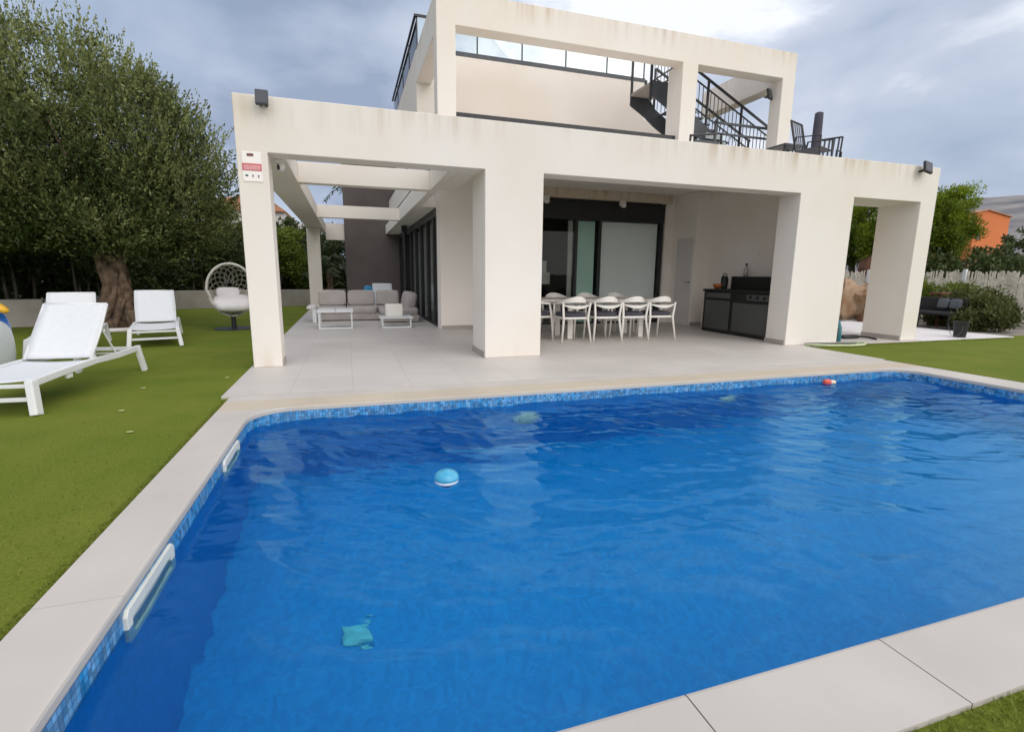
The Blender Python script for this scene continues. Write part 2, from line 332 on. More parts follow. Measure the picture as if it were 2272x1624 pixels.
pmat("dry_soil", (0.16, 0.13, 0.085), 0.95, 0.0, 0.15, 0.3, 5, col2=(0.10, 0.115, 0.045))
pmat("hill_scrub", (0.085, 0.09, 0.105), 1.0, 0.0, 0.02, 0.6, 0.05, col2=(0.27, 0.245, 0.235))
pmat("orange_wall", (0.60, 0.175, 0.055), 0.85, 0.07, 0.5, 0.1, 20)
pmat("roof_tile", (0.42, 0.20, 0.11), 0.85, 0.2, 4, 0.3, 30)
pmat("far_white", (0.62, 0.60, 0.60), 0.85, 0.08, 1.0)
pmat("window_dark", (0.02, 0.022, 0.028), 0.15, 0.1, 3)
pmat("fence_slat", (0.66, 0.61, 0.51), 0.85, 0.22, 9, 0.2, 60)
pmat("reed_screen", (0.52, 0.47, 0.30), 0.95, 0.25, 12, 0.4, 60)
pmat("beige_rock", (0.42, 0.31, 0.21), 0.9, 0.0, 2.6, 0.9, 9, col2=(0.24, 0.125, 0.06))
pmat("brown_wood", (0.13, 0.055, 0.03), 0.8, 0.3, 6, 0.2, 30)
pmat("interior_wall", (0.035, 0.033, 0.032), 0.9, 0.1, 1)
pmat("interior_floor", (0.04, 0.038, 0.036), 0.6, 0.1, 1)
pmat("curtain_cloth", (0.40, 0.39, 0.37), 0.95, 0.12, 3, 0.1, 100)
pmat("blind_cloth", (0.86, 0.87, 0.86), 0.9, 0.04, 0.7)
pmat("green_blind", (0.50, 0.72, 0.63), 0.7, 0.05, 0.9)
pmat("table_top", (0.50, 0.46, 0.43), 0.5, 0.06, 3)
pmat("dry_leaf", (0.45, 0.42, 0.20), 0.9, 0.2, 10)
glass_mat("clear_glass", (0.93, 0.97, 0.96), 1.0)
glass_mat("door_glass", (0.965, 0.985, 0.975), 0.25)
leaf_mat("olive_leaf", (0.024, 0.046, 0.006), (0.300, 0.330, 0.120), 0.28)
leaf_mat("hedge_leaf", (0.022, 0.036, 0.009), (0.080, 0.110, 0.030), 0.2)
leaf_mat("shrub_leaf", (0.055, 0.090, 0.012), (0.190, 0.240, 0.030), 0.3)
leaf_mat("pine_leaf", (0.045, 0.080, 0.005), (0.240, 0.320, 0.016), 0.3)
leaf_mat("palm_leaf", (0.030, 0.045, 0.018), (0.085, 0.110, 0.045), 0.15)
leaf_mat("bush_leaf", (0.045, 0.055, 0.014), (0.130, 0.145, 0.036), 0.25)
leaf_mat("grass_blade", (0.14, 0.185, 0.018), (0.25, 0.27, 0.05), 0.4)

# ------------------------------------------------------------------ mesh builder
ORG = {}
class MB:
    def __init__(s): s.v = []; s.f = []
    def add(s, vs, fs):
        o = len(s.v); s.v += [tuple(map(float, p)) for p in vs]; s.f += [tuple(i + o for i in f) for f in fs]; return s
    def box(s, x0, x1, y0, y1, z0, z1):
        vs = [(x, y, z) for z in (z0, z1) for y in (y0, y1) for x in (x0, x1)]
        return s.add(vs, [(0, 2, 3, 1), (4, 5, 7, 6), (0, 1, 5, 4), (1, 3, 7, 5), (3, 2, 6, 7), (2, 0, 4, 6)])
    def bar(s, a, b, w, h=None, up=(0, 0, 1)):
        h = h or w; a = Vector(a); b = Vector(b); d = (b - a).normalized(); u = Vector(up)
        if abs(d.dot(u)) > 0.98: u = Vector((0, 1, 0))
        r = d.cross(u).normalized(); u = r.cross(d).normalized()
        vs = [p + r * (sx * w / 2) + u * (sy * h / 2) for p in (a, b) for sx, sy in ((-1, -1), (1, -1), (1, 1), (-1, 1))]
        return s.add(vs, [(3, 2, 1, 0), (4, 5, 6, 7), (0, 1, 5, 4), (1, 2, 6, 5), (2, 3, 7, 6), (3, 0, 4, 7)])
    def tube(s, pts, rad, n=8, cap=True, wob=0.0):
        pts = [Vector(p) for p in pts]; k = len(pts)
        rad = [rad] * k if isinstance(rad, (int, float)) else rad
        o = len(s.v); ref = Vector((0.31, 0.17, 0.93))
        for i, p in enumerate(pts):
            d = (pts[min(i + 1, k - 1)] - pts[max(i - 1, 0)]).normalized()
            if abs(d.dot(ref)) > 0.95: ref = Vector((0.9, 0.3, 0.1))
            r = d.cross(ref).normalized(); u = r.cross(d).normalized()
            for j in range(n):
                a = 2 * math.pi * j / n; q = rad[i] * (1 + (random.uniform(-wob, wob) if wob else 0))
                s.v.append(tuple(p + (r * math.cos(a) + u * math.sin(a)) * q))
        for i in range(k - 1):
            for j in range(n):
                a = o + i * n + j; b = o + i * n + (j + 1) % n
                s.f.append((a, b, b + n, a + n))
        if cap:
            s.f.append(tuple(o + j for j in reversed(range(n)))); s.f.append(tuple(o + (k - 1) * n + j for j in range(n)))
        return s
    def lathe(s, prof, c=(0, 0, 0), n=20):
        o = len(s.v); k = len(prof)
        for r, z in prof:
            for j in range(n):
                a = 2 * math.pi * j / n; s.v.append((c[0] + r * math.cos(a), c[1] + r * math.sin(a), c[2] + z))
        for i in range(k - 1):
            for j in range(n):
                a = o + i * n + j; b = o + i * n + (j + 1) % n; s.f.append((a, b, b + n, a + n))
        s.f.append(tuple(o + j for j in reversed(range(n)))); s.f.append(tuple(o + (k - 1) * n + j for j in range(n)))
        return s
    def cushion(s, c, size, p=0.35, nu=20, nv=12, rot=None):
        """soft rounded block (super-ellipsoid)"""
        o = len(s.v); sg = lambda x, e: math.copysign(abs(x) ** e, x)
        M = rot or Matrix.Identity(3)
        for i in range(nv + 1):
            t = -math.pi / 2 + math.pi * i / nv
            for j in range(nu):
                a = 2 * math.pi * j / nu
                v = Vector((sg(math.cos(t), p) * sg(math.cos(a), p) * size[0] / 2, sg(math.cos(t), p) * sg(math.sin(a), p) * size[1] / 2, sg(math.sin(t), p) * size[2] / 2))
                s.v.append(tuple(Vector(c) + M @ v))
        for i in range(nv):
            for j in range(nu):
                a = o + i * nu + j; b = o + i * nu + (j + 1) % nu; s.f.append((a, b, b + nu, a + nu))
        return s
    def prism(s, poly, y0, y1):
        """outline in x,z pulled from y0 to y1"""
        n = len(poly); o = len(s.v)
        s.v += [(x, y0, z) for x, z in poly] + [(x, y1, z) for x, z in poly]
        s.f.append(tuple(o + i for i in range(n))); s.f.append(tuple(o + n + i for i in reversed(range(n))))
        for i in range(n):
            j = (i + 1) % n; s.f.append((o + j, o + i, o + n + i, o + n + j))
        return s
    def build(s, name, mat, parent=None, smooth=False, bevel=0.0, seg=2, fix=True):
        org = ORG.get(parent.name, (0, 0, 0)) if parent else (0, 0, 0)
        me = bpy.data.meshes.new(name)
        me.from_pydata([(x - org[0], y - org[1], z - org[2]) for x, y, z in s.v], [], s.f)
        if fix:
            import bmesh
            bm = bmesh.new(); bm.from_mesh(me); bmesh.ops.recalc_face_normals(bm, faces=bm.faces); bm.to_mesh(me); bm.free()
        me.materials.append(MATS[mat])
        if smooth: me.polygons.foreach_set('use_smooth', [True] * len(me.polygons))
        ob = bpy.data.objects.new(name, me); COL.objects.link(ob)
        if parent: ob.parent = parent; ORG[ob.name] = org
        if bevel:
            b = ob.modifiers.new("bevel", 'BEVEL'); b.width = bevel; b.segments = seg; b.limit_method = 'ANGLE'; b.angle_limit = R(40)
        return ob

def tag(o, label=None, cat=None, group=None, kind=None):
    if label: o['label'] = label
    if cat: o['category'] = cat
    if group: o['group'] = group
    if kind: o['kind'] = kind
    return o
def thing(name, loc, label, cat, group=None, rz=0.0):
    o = bpy.data.objects.new(name, None); o.empty_display_size = 0.1; COL.objects.link(o)
    o.location = loc; o.rotation_euler = (0, 0, rz); ORG[o.name] = tuple(loc) if rz == 0 else (0, 0, 0)
    return tag(o, label, cat, group)
def local_thing(name, label, cat, group=None):
    """a thing built round its own origin, moved into place afterwards"""
    o = thing(name, (0, 0, 0), label, cat, group); return o
def place(o, loc, rz=0.0, scale=1.0):
    o.location = loc; o.rotation_euler = (0, 0, rz); o.scale = (scale,) * 3; return o
def copy_tree(o, parent=None):
    c = o.copy(); COL.objects.link(c)
    if parent: c.parent = parent
    for ch in list(o.children): copy_tree(ch, c)
    return c
def dup(o, loc, rz, label, group=None, scale=1.0):
    c = copy_tree(o); place(c, loc, rz, scale); c['label'] = label
    if group: c['group'] = group
    return c
def struct(ob): return tag(ob, kind='structure')

def leaves(name, mat, centers, dirs, length, width, parent=None, tones=None, jitter=0.5, curl=0.0):
    """one mesh of leaf-shaped quads; centers (n,3), dirs (n,3) main axes"""
    n = len(centers); c = np.asarray(centers, float); d = np.asarray(dirs, float) + RNG.normal(0, jitter, (n, 3))
    d /= np.linalg.norm(d, axis=1, keepdims=True) + 1e-9
    q = RNG.normal(0, 1, (n, 3)); w = np.cross(d, q); w /= np.linalg.norm(w, axis=1, keepdims=True) + 1e-9
    ln = length * RNG.uniform(0.65, 1.3, (n, 1)); wd = width * RNG.uniform(0.7, 1.3, (n, 1))
    a = c - d * ln / 2; b = c + d * ln / 2
    org = np.array(ORG.get(parent.name, (0, 0, 0)) if parent else (0, 0, 0))
    v = np.empty((n, 4, 3)); v[:, 0] = a; v[:, 1] = c + w * wd / 2 - d * ln * 0.05; v[:, 2] = b; v[:, 3] = c - w * wd / 2 - d * ln * 0.05
    v -= org
    me = bpy.data.meshes.new(name)
    me.vertices.add(4 * n); me.vertices.foreach_set('co', v.reshape(-1))
    me.loops.add(4 * n); me.loops.foreach_set('vertex_index', np.arange(4 * n, dtype=np.int32))
    me.polygons.add(n); me.polygons.foreach_set('loop_start', np.arange(0, 4 * n, 4, dtype=np.int32)); me.polygons.foreach_set('loop_total', np.full(n, 4, dtype=np.int32))
    me.update(calc_edges=True)
    t = RNG.uniform(0, 1, n) if tones is None else np.clip(tones + RNG.normal(0, 0.16, n), 0, 1)
    at = me.attributes.new('tone', 'FLOAT', 'FACE'); at.data.foreach_set('value', t.astype(np.float32))
    me.materials.append(MATS[mat])
    ob = bpy.data.objects.new(name, me); COL.objects.link(ob)
    if parent: ob.parent = parent; ORG[ob.name] = tuple(org)
    return ob

# ------------------------------------------------------------------ ground, pool, terrace
PX0, PX1, PY0, PY1, PR = -0.84, 6.97, 1.04, 4.72, 0.34
WZ = -0.104
def rrect(x0, x1, y0, y1, r, n=8):
    out = []
    for cx, cy, a0 in ((x1 - r, y1 - r, 0), (x0 + r, y1 - r, 90), (x0 + r, y0 + r, 180), (x1 - r, y0 + r, 270)):
        for i in range(n + 1):
            a = R(a0 + 90 * i / n); out.append((cx + r * math.cos(a), cy + r * math.sin(a)))
    return out
inner = rrect(PX0, PX1, PY0, PY1, PR)

def ring_sheet(hx0, hx1, hy0, hy1, big, z, name, mat):
    m = MB(); X = [-big, hx0, hx1, big]; Y = [-big, hy0, hy1, big]
    for i in range(3):
        for j in range(3):
            if i == 1 and j == 1: continue
            m.add([(X[i], Y[j], z), (X[i + 1], Y[j], z), (X[i + 1], Y[j + 1], z), (X[i], Y[j + 1], z)], [(0, 1, 2, 3)])
    return struct(m.build(name, mat, fix=False))
ring_sheet(-1.0, 7.2, 0.9, 5.0, 2500, -0.012, "ground", "dry_soil")
m = MB()
def sheet(m, poly, z): m.add([(x, y, z) for x, y in poly], [tuple(range(len(poly)))])
sheet(m, [(-14, -6), (-1.0, -6), (-1.0, 20), (-14, 20)], 0.0)
sheet(m, [(-1.0, -6), (16, -6), (16, 0.9), (-1.0, 0.9)], 0.0)
sheet(m, [(7.2, 0.9), (16, 0.9), (16, 7.05), (7.2, 7.05)], 0.0)
struct(m.build("lawn", "lawn", fix=False))

# coping ring: top face between the pool edge and the outer rectangle, with a rounded nose and an outer face
CX0, CX1, CY0, CY1, CZ = -1.12, 7.44, 0.765, 5.27, 0.018
m = MB(); n = len(inner)
outer = []
for (x, y) in inner:
    tx = CX0 if x < PX0 + PR * 0.999 else (CX1 if x > PX1 - PR * 0.999 else x)
    ty = CY0 if y < PY0 + PR * 0.999 else (CY1 if y > PY1 - PR * 0.999 else y)
    outer.append((tx, ty))
def corner_fix(k):
    pass
vs = [(x, y, CZ - 0.004) for x, y in inner]
cxm, cym = (PX0 + PX1) / 2, (PY0 + PY1) / 2
def inset(p, d):
    x, y = p; ix0, ix1, iy0, iy1 = PX0 + PR, PX1 - PR, PY0 + PR, PY1 - PR
    qx, qy = min(max(x, ix0), ix1), min(max(y, iy0), iy1); v = Vector((x - qx, y - qy)); v.normalize(); return (x + v.x * d, y + v.y * d)
r0 = [(*p, -0.024) for p in inner]; r1 = [(*p, CZ - 0.012) for p in inner]; r2 = [(*inset(p, 0.004), CZ - 0.003) for p in inner]
r3 = [(*inset(p, 0.014), CZ) for p in inner]; r4 = [(*p, CZ) for p in outer]; r5 = [(*p, -0.03) for p in outer]
vs = r0 + r1 + r2 + r3 + r4 + r5; fs = []
for lv in range(5):
    for i in range(n):
        j = (i + 1) % n; a, b = lv * n + i, lv * n + j; fs.append((a, b, b + n, a + n))
m.add(vs, fs); struct(m.build("pool_coping", "coping_stone"))

m = MB()
b0 = [(*inset(p, -0.002), -0.02) for p in inner]; b1 = [(*inset(p, -0.002), -1.42) for p in inner]
vs = b0 + b1; fs = [(i, (i + 1) % n, n + (i + 1) % n, n + i) for i in range(n)] + [tuple(n + i for i in range(n))]
m.add(vs, fs); ob = struct(m.build("pool_basin", "blue_mosaic", fix=False))

# water surface: a fine grid with small wind ripples, clipped to the pool outline
def make_water():
    nx, ny = 560, 264
    X, Y = np.meshgrid(np.linspace(PX0 - 0.004, PX1 + 0.004, nx), np.linspace(PY0 - 0.004, PY1 + 0.004, ny), indexing='ij')
    Z = np.zeros_like(X)
    wig_x = X + 0.05 * np.sin(2.3 * Y + 1.1) + 0.04 * np.sin(5.1 * X + 1.7 * Y); wig_y = Y + 0.06 * np.sin(1.9 * X) + 0.05 * np.sin(4.3 * Y - 2.2 * X)
    for i in range(46):
        th = RNG.normal(1.25, 0.55); lam = 0.09 + 0.55 * RNG.uniform(0, 1) ** 1.6; k = 2 * math.pi / lam
        env = 0.55 + 0.45 * np.sin(RNG.uniform(0.5, 1.3) * X + RNG.uniform(-1, 1) * Y + RNG.uniform(0, 6.3))
        Z += 0.00062 * lam ** 0.85 * env * np.sin(k * (math.cos(th) * wig_x + math.sin(th) * wig_y) + RNG.uniform(0, 6.3))
    amp = 0.48 + 0.30 * np.clip((Y - 2.0) / 1.2, 0, 1) + 0.80 * np.clip((X - 2.5) / 4.0, 0, 1) + 0.5 * np.clip((Y - 3.2) / 1.5, 0, 1)
    Z = WZ + Z * amp * 6.0
    # round the corners
    ix0, ix1, iy0, iy1 = PX0 + PR, PX1 - PR, PY0 + PR, PY1 - PR
    qx = np.clip(X, ix0, ix1); qy = np.clip(Y, iy0, iy1); dx = X - qx; dy = Y - qy; d = np.hypot(dx, dy) + 1e-9
    sq = np.maximum(np.abs(dx), np.abs(dy)); f = np.where((np.abs(dx) > 0) & (np.abs(dy) > 0), sq / d, 1.0)
    X = qx + dx * f; Y = qy + dy * f
    v = np.stack([X, Y, Z], -1).reshape(-1, 3)
    idx = np.arange(nx * ny).reshape(nx, ny)
    q = np.stack([idx[:-1, :-1], idx[1:, :-1], idx[1:, 1:], idx[:-1, 1:]], -1).reshape(-1, 4)
    me = bpy.data.meshes.new("water"); me.vertices.add(len(v)); me.vertices.foreach_set('co', v.reshape(-1))
    me.loops.add(q.size); me.loops.foreach_set('vertex_index', q.reshape(-1).astype(np.int32))
    me.polygons.add(len(q)); me.polygons.foreach_set('loop_start', np.arange(0, q.size, 4, dtype=np.int32)); me.polygons.foreach_set('loop_total', np.full(len(q), 4, dtype=np.int32))
    me.update(calc_edges=True); me.polygons.foreach_set('use_smooth', [True] * len(q))
    me.materials.append(MATS["pool_water"]); ob = bpy.data.objects.new("water", me); COL.objects.link(ob); struct(ob)
make_water()

m = MB()                                                  # terrace slab with its square front corner past the coping
m.box(-1.2, 7.5, 5.275, 6.68, -0.02, 0.022); m.box(-1.2, 10.55, 6.68, 21, -0.02, 0.022)
struct(m.build("terrace", "terrace_tile"))
m = MB(); m.box(10.55, 13.25, 6.74, 10.4, -0.02, 0.018); struct(m.build("side_path", "pale_paving"))

# pool fittings
def skimmer(y0, y1, label):
    o = thing("pool_skimmer", (PX0, (y0 + y1) / 2, -0.17), label, "skimmer", "white skimmers in the left pool wall")
    m = MB(); x0, x1 = PX0 - 0.02, PX0 + 0.016; t = 0.045; za, zb, zc, zd = -0.215, -0.178, -0.078, -0.032
    out = [(y0, za + 0.02), (y0 + 0.02, za), (y1 - 0.02, za), (y1, za + 0.02), (y1, zd - 0.02), (y1 - 0.02, zd), (y0 + 0.02, zd), (y0, zd - 0.02)]
    inn = [(y0 + t, zb + 0.01), (y0 + t + 0.01, zb), (y1 - t - 0.01, zb), (y1 - t, zb + 0.01), (y1 - t, zc - 0.01), (y1 - t - 0.01, zc), (y0 + t + 0.01, zc), (y0 + t, zc - 0.01)]
    vs = [(x, y, z) for x, L_ in ((x0, out), (x1, out), (x1, inn), (x0, inn)) for y, z in L_]
    m.add(vs, [(r * 8 + i, r * 8 + (i + 1) % 8, ((r + 1) % 4) * 8 + (i + 1) % 8, ((r + 1) % 4) * 8 + i) for r in range(4) for i in range(8)])
    m.build("frame", "skimmer_plastic", o, bevel=0.003)
    m = MB(); m.box(x0 + 0.001, x0 + 0.024, y0 + t, y1 - t, zb, zc); m.build("flap", "flap_grey", o)
    return o
skimmer(1.99, 2.52, "large white plastic skimmer mouth in the left pool wall nearest the camera")
skimmer(3.56, 4.04, "smaller looking white skimmer mouth in the left pool wall towards the far corner")
def pool_lamp(x, z, r, label):
    o = thing("pool_lamp", (x, PY1, z), label, "pool light", "round lamps in the far pool wall")
    m = MB(); m.lathe([(r, 0), (r, 0.015), (r * 0.8, 0.03)], (0, 0, 0), 20); m.v = [(x + a, PY1 - c, z + b) for a, b, c in m.v]; m.build("rim", "white_plastic", o)
    m = MB(); m.lathe([(r * 0.78, 0.02), (r * 0.6, 0.045), (r * 0.2, 0.055)], (0, 0, 0), 20); m.v = [(x + a, PY1 - c, z + b) for a, b, c in m.v]; m.build("lens", "lamp_lens", o, smooth=True)
pool_lamp(1.70, -0.57, 0.14, "round pale pool lamp under water below the central pillar")
pool_lamp(4.21, -0.59, 0.14, "round dull pool lamp under water below the dining area")
o = thing("floor_drain", (-0.05, 2.71, -1.42), "turquoise square drain cover on the pool bottom", "drain")
m = MB(); m.cushion((-0.05, 2.71, -1.41), (0.17, 0.19, 0.04), 0.3); m.build("cover", "drain_plastic", o, smooth=True)
m = MB(); m.cushion((0.03, 2.85, -1.405), (0.06, 0.02, 0.03), 0.6); m.build("tab", "drain_plastic", o, smooth=True)
m = MB(); m.cushion((-0.02, 2.58, -1.405), (0.06, 0.03, 0.03), 0.6); m.build("tab", "drain_plastic", o, smooth=True)

o = thing("floating_dispenser", (0.53, 2.98, WZ), "round blue and white chlorine float on the pool water", "pool float")
m = MB(); m.lathe([(0.020, 0.082), (0.026, 0.076), (0.030, 0.072), (0.052, 0.070), (0.072, 0.054), (0.0795, 0.034), (0.079, 0.022)][::-1], (0.54, 2.99, WZ), 28); m.build("lid", "cyan_plastic", o, smooth=True)
m = MB(); m.lathe([(0.045, -0.025), (0.062, -0.012), (0.074, 0.006), (0.079, 0.0215)], (0.54, 2.99, WZ), 28); m.build("float_ring", "white_vinyl", o, smooth=True)
m = MB(); m.lathe([(0.030, -0.075), (0.04, -0.065), (0.042, -0.026)], (0.54, 2.99, WZ), 20); m.build("basket", "blue_vinyl", o, smooth=True)
o = thing("floating_toy", (5.66, 4.62, WZ), "small red and cream toy floating by the far pool wall", "toy")
m = MB(); m.cushion((5.63, 4.62, WZ + 0.022), (0.11, 0.07, 0.07), 0.7); m.build("body", "red_plastic", o, smooth=True)
m = MB(); m.cushion((5.71, 4.615, WZ + 0.016), (0.11, 0.05, 0.05), 0.8); m.build("nose", "cream_plastic", o, smooth=True)

# ------------------------------------------------------------------ villa
FY = 6.83
villa = thing("villa", (4.6, 10.5, 0), "cream modern villa with white pillared front, pergola and upper frame", "house")
def vpart(m, name, mat, parent=None, bevel=0.006, label=None, smooth=False):
    ob = m.build(name, mat, parent or villa, bevel=bevel, smooth=smooth)
    if label: ob['label'] = label
    return ob
TZ = 0.022
m = MB(); a, t = 2.57, 3.19
comb = [(-1.16, TZ), (-0.83, TZ), (-0.83, a), (1.81, a), (1.81, TZ), (2.65, TZ), (2.65, a), (7.23, a), (7.23, TZ), (8.42, TZ), (8.42, a), (10.05, a), (10.05, TZ), (10.44, TZ), (10.44, t), (-1.16, t)]
m.prism(comb, FY, FY + 0.33); ff = vpart(m, "front_frame", "cream_render", bevel=0)
def unite(ob, boxes):
    """weld deeper blocks onto a mesh so that no seam shows"""
    cut = []
    for q in boxes:
        c = MB().box(*q).build("block", "cream_render", villa); cut.append(c)
        mo = ob.modifiers.new("union", 'BOOLEAN'); mo.operation = 'UNION'; mo.solver = 'EXACT'; mo.object = c
    bpy.context.view_layer.update(); dg = bpy.context.evaluated_depsgraph_get()
    me = bpy.data.meshes.new_from_object(ob.evaluated_get(dg)); ob.modifiers.clear(); ob.data = me
    for c in cut: bpy.data.objects.remove(c)
    bv = ob.modifiers.new("bevel", 'BEVEL'); bv.width = 0.009; bv.segments = 2; bv.limit_method = 'ANGLE'; bv.angle_limit = R(40)
unite(ff, ((1.81, 2.65, FY + 0.2, 7.56, TZ, 2.60), (7.23, 8.42, FY + 0.2, 7.28, TZ, 3.10), (10.05, 10.44, FY + 0.2, 7.62, TZ, 3.10), (8.40, 10.20, FY + 0.2, 7.62, 2.57, 3.10)))
for x0, x1, y0, y1 in ((1.797, 1.8115, FY + 0.02, 7.56), (7.216, 7.2315, FY + 0.02, 7.29), (10.036, 10.0515, FY + 0.02, 7.62), (1.86, 3.0, 10.585, 10.5985), (7.79, 8.11, 10.185, 10.199), (-0.829, -0.817, FY + 0.02, 7.15)):
    m = MB(); m.box(x0, x1, y0, y1, TZ + 0.001, TZ + 0.085); vpart(m, "skirting", "grey_skirting", bevel=0)
# pergola: side beams, cross beams, rear post
def pb(x0, x1, y0, y1, z0=2.575, z1=2.885):
    m = MB(); m.box(x0, x1, y0, y1, z0, z1); vpart(m, "pergola_beam", "cream_render", bevel=0.006)
pb(-1.155, -0.67, FY + 0.331, 19.75)
pb(1.39, 1.53, FY + 0.331, 19.34); pb(1.533, 1.808, FY + 0.331, 8.72, 2.575, 3.12)
pb(-0.669, 1.389, 8.86, 9.06); pb(-0.669, 1.389, 14.15, 14.35); pb(-0.669, -0.041, 19.5, 19.75, 2.33, 2.90)
m = MB(); m.box(-1.16, -0.78, 17.25, 17.6, TZ, 2.574); vpart(m, "pergola_post", "cream_render")
# ground floor walls
m = MB()
m.box(1.85, 3.0, 10.6, 11.05, TZ, 3.12)
vpart(m, "wall", "inner_render", bevel=0.004); m = MB()
m.box(7.8, 8.12, 10.2, 11.3, TZ, 3.12); m.box(8.12, 8.42, 7.285, 11.3, TZ, 3.12); m.box(7.56, 7.798, 11.1, 11.3, TZ, 3.12)
vpart(m, "wall", "inner_render", bevel=0.004)
m = MB(); m.box(3.002, 7.62, 10.93, 11.1, 2.92, 3.12); vpart(m, "lintel", "stained_render", label="water stained cream lintel over the dining doors")
m = MB(); m.box(1.815, 10.435, FY + 0.332, 10.44, 3.122, 3.18); vpart(m, "ceiling", "inner_render", bevel=0)
m = MB(); m.box(1.86, 10.4, 10.44, 20.0, 3.122, 3.2); vpart(m, "roof_slab", "inner_render", bevel=0)
m = MB(); m.box(-0.04, 4.0, 19.35, 20.0, TZ, 5.6); vpart(m, "stone_tower", "dark_render", label="dark grey rendered wall at the back of the lounge terrace")
# dining glass doors
def slider(x0, x1, y, zt, mull, name="glass_door"):
    fr = MB(); w = 0.07
    fr.box(x0, x1, y, y + 0.08, 2.47, zt); fr.box(x0, x1, y, y + 0.08, TZ, TZ + 0.05)
    for mx in mull: fr.box(mx - w / 2, mx + w / 2, y, y + 0.08, TZ + 0.05, 2.47)
    ob = vpart(fr, name, "black_metal", bevel=0.004)
    e = sorted(mull)
    for i in range(len(e) - 1):
        p = MB(); p.box(e[i] + w / 2, e[i + 1] - w / 2, y + 0.036, y + 0.044, TZ + 0.05, 2.47); vpart(p, "pane", "door_glass", ob, bevel=0)
    return ob
gd = slider(3.0, 7.56, 11.14, 2.91, (3.035, 4.2, 5.18, 5.80, 7.50))
m = MB(); m.box(5.86, 7.44, 11.26, 11.275, 0.06, 2.46); vpart(m, "roller_blind", "blind_cloth", gd, bevel=0)
m = MB(); m.box(5.22, 5.73, 11.30, 11.315, 0.06, 2.46); vpart(m, "roller_blind", "green_blind", gd, bevel=0, label="green tinted blind in the middle pane")
m = MB(); m.box(5.02, 5.13, 11.26, 11.30, 0.06, 2.46); vpart(m, "door_stile", "curtain_cloth", gd, bevel=0)
# lounge glazing along x = 1.85
fr = MB(); ys = [11.06, 11.5, 12.5, 13.6, 14.7, 15.8, 16.9, 18.0, 19.28]
fr.box(1.85, 1.93, 11.06, 19.34, 2.40, 2.574); fr.box(1.85, 1.93, 11.06, 19.34, TZ, TZ + 0.05)
for y in ys: fr.box(1.845, 1.935, y - 0.05, y + 0.05, TZ + 0.05, 2.40)
gl = vpart(fr, "glass_door", "black_metal", bevel=0.004)
for i in range(len(ys) - 1):
    p = MB(); p.box(1.886, 1.894, ys[i] + 0.05, ys[i + 1] - 0.05, TZ + 0.05, 2.40); vpart(p, "pane", "door_glass", gl, bevel=0)
m = MB(); m.box(1.54, 1.86, 11.06, 19.34, 2.576, 3.118); vpart(m, "eave", "inner_render", bevel=0)
m = MB(); m.box(1.56, 1.80, 9.1, 19.34, 3.12, 3.165); vpart(m, "shadow_joint", "black_metal", bevel=0)
m = MB(); m.box(1.54, 1.80, 9.1, 19.34, 3.165, 3.74); vpart(m, "eave_parapet", "plain_render", bevel=0.004)
m = MB(); m.box(1.535, 1.81, 9.1, 19.34, 3.741, 3.775); vpart(m, "parapet_cap", "charcoal_metal", bevel=0)
m = MB(); m.tube([(1.66, 15.6, TZ), (1.66, 15.6, 2.4)], 0.06, 12); m.box(1.58, 1.74, 15.5, 15.7, 2.40, 2.56); vpart(m, "downpipe", "black_metal", bevel=0)
def curtain(y0, y1):
    m = MB(); vs = []; k = 60
    for i in range(k + 1):
        y = y0 + (y1 - y0) * i / k; x = 2.05 + 0.04 * math.sin(i * 1.9) + 0.015 * math.sin(i * 0.7)
        vs += [(x, y, 0.05), (x, y, 2.38)]
    m.add(vs, [(2 * i, 2 * i + 1, 2 * i + 3, 2 * i + 2) for i in range(k)]); vpart(m, "curtain", "curtain_cloth", gl, bevel=0, smooth=True)
for a0, b0 in ((11.7, 12.3), (12.9, 13.2), (14.0, 14.5), (15.2, 15.6), (16.4, 16.8)): curtain(a0, b0)
# room behind the glass
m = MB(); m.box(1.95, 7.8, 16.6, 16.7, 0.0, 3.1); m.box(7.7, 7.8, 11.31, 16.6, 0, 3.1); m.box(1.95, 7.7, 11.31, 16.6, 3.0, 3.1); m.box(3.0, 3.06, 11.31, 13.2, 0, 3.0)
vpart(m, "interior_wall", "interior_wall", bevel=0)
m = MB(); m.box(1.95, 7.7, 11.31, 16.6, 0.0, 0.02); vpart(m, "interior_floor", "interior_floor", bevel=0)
m = MB(); m.box(4.55, 5.0, 12.3, 12.6, 0.95, 1.25); m.box(4.62, 4.92, 12.35, 12.5, 1.25, 1.55); vpart(m, "interior_shelf", "white_plastic", bevel=0.01)
m = MB(); m.lathe([(0.05, 0), (0.055, 0.2), (0.02, 0.28), (0.02, 0.34)], (4.25, 12.4, 1.1), 12); vpart(m, "interior_vase", "white_plastic", bevel=0, smooth=True)
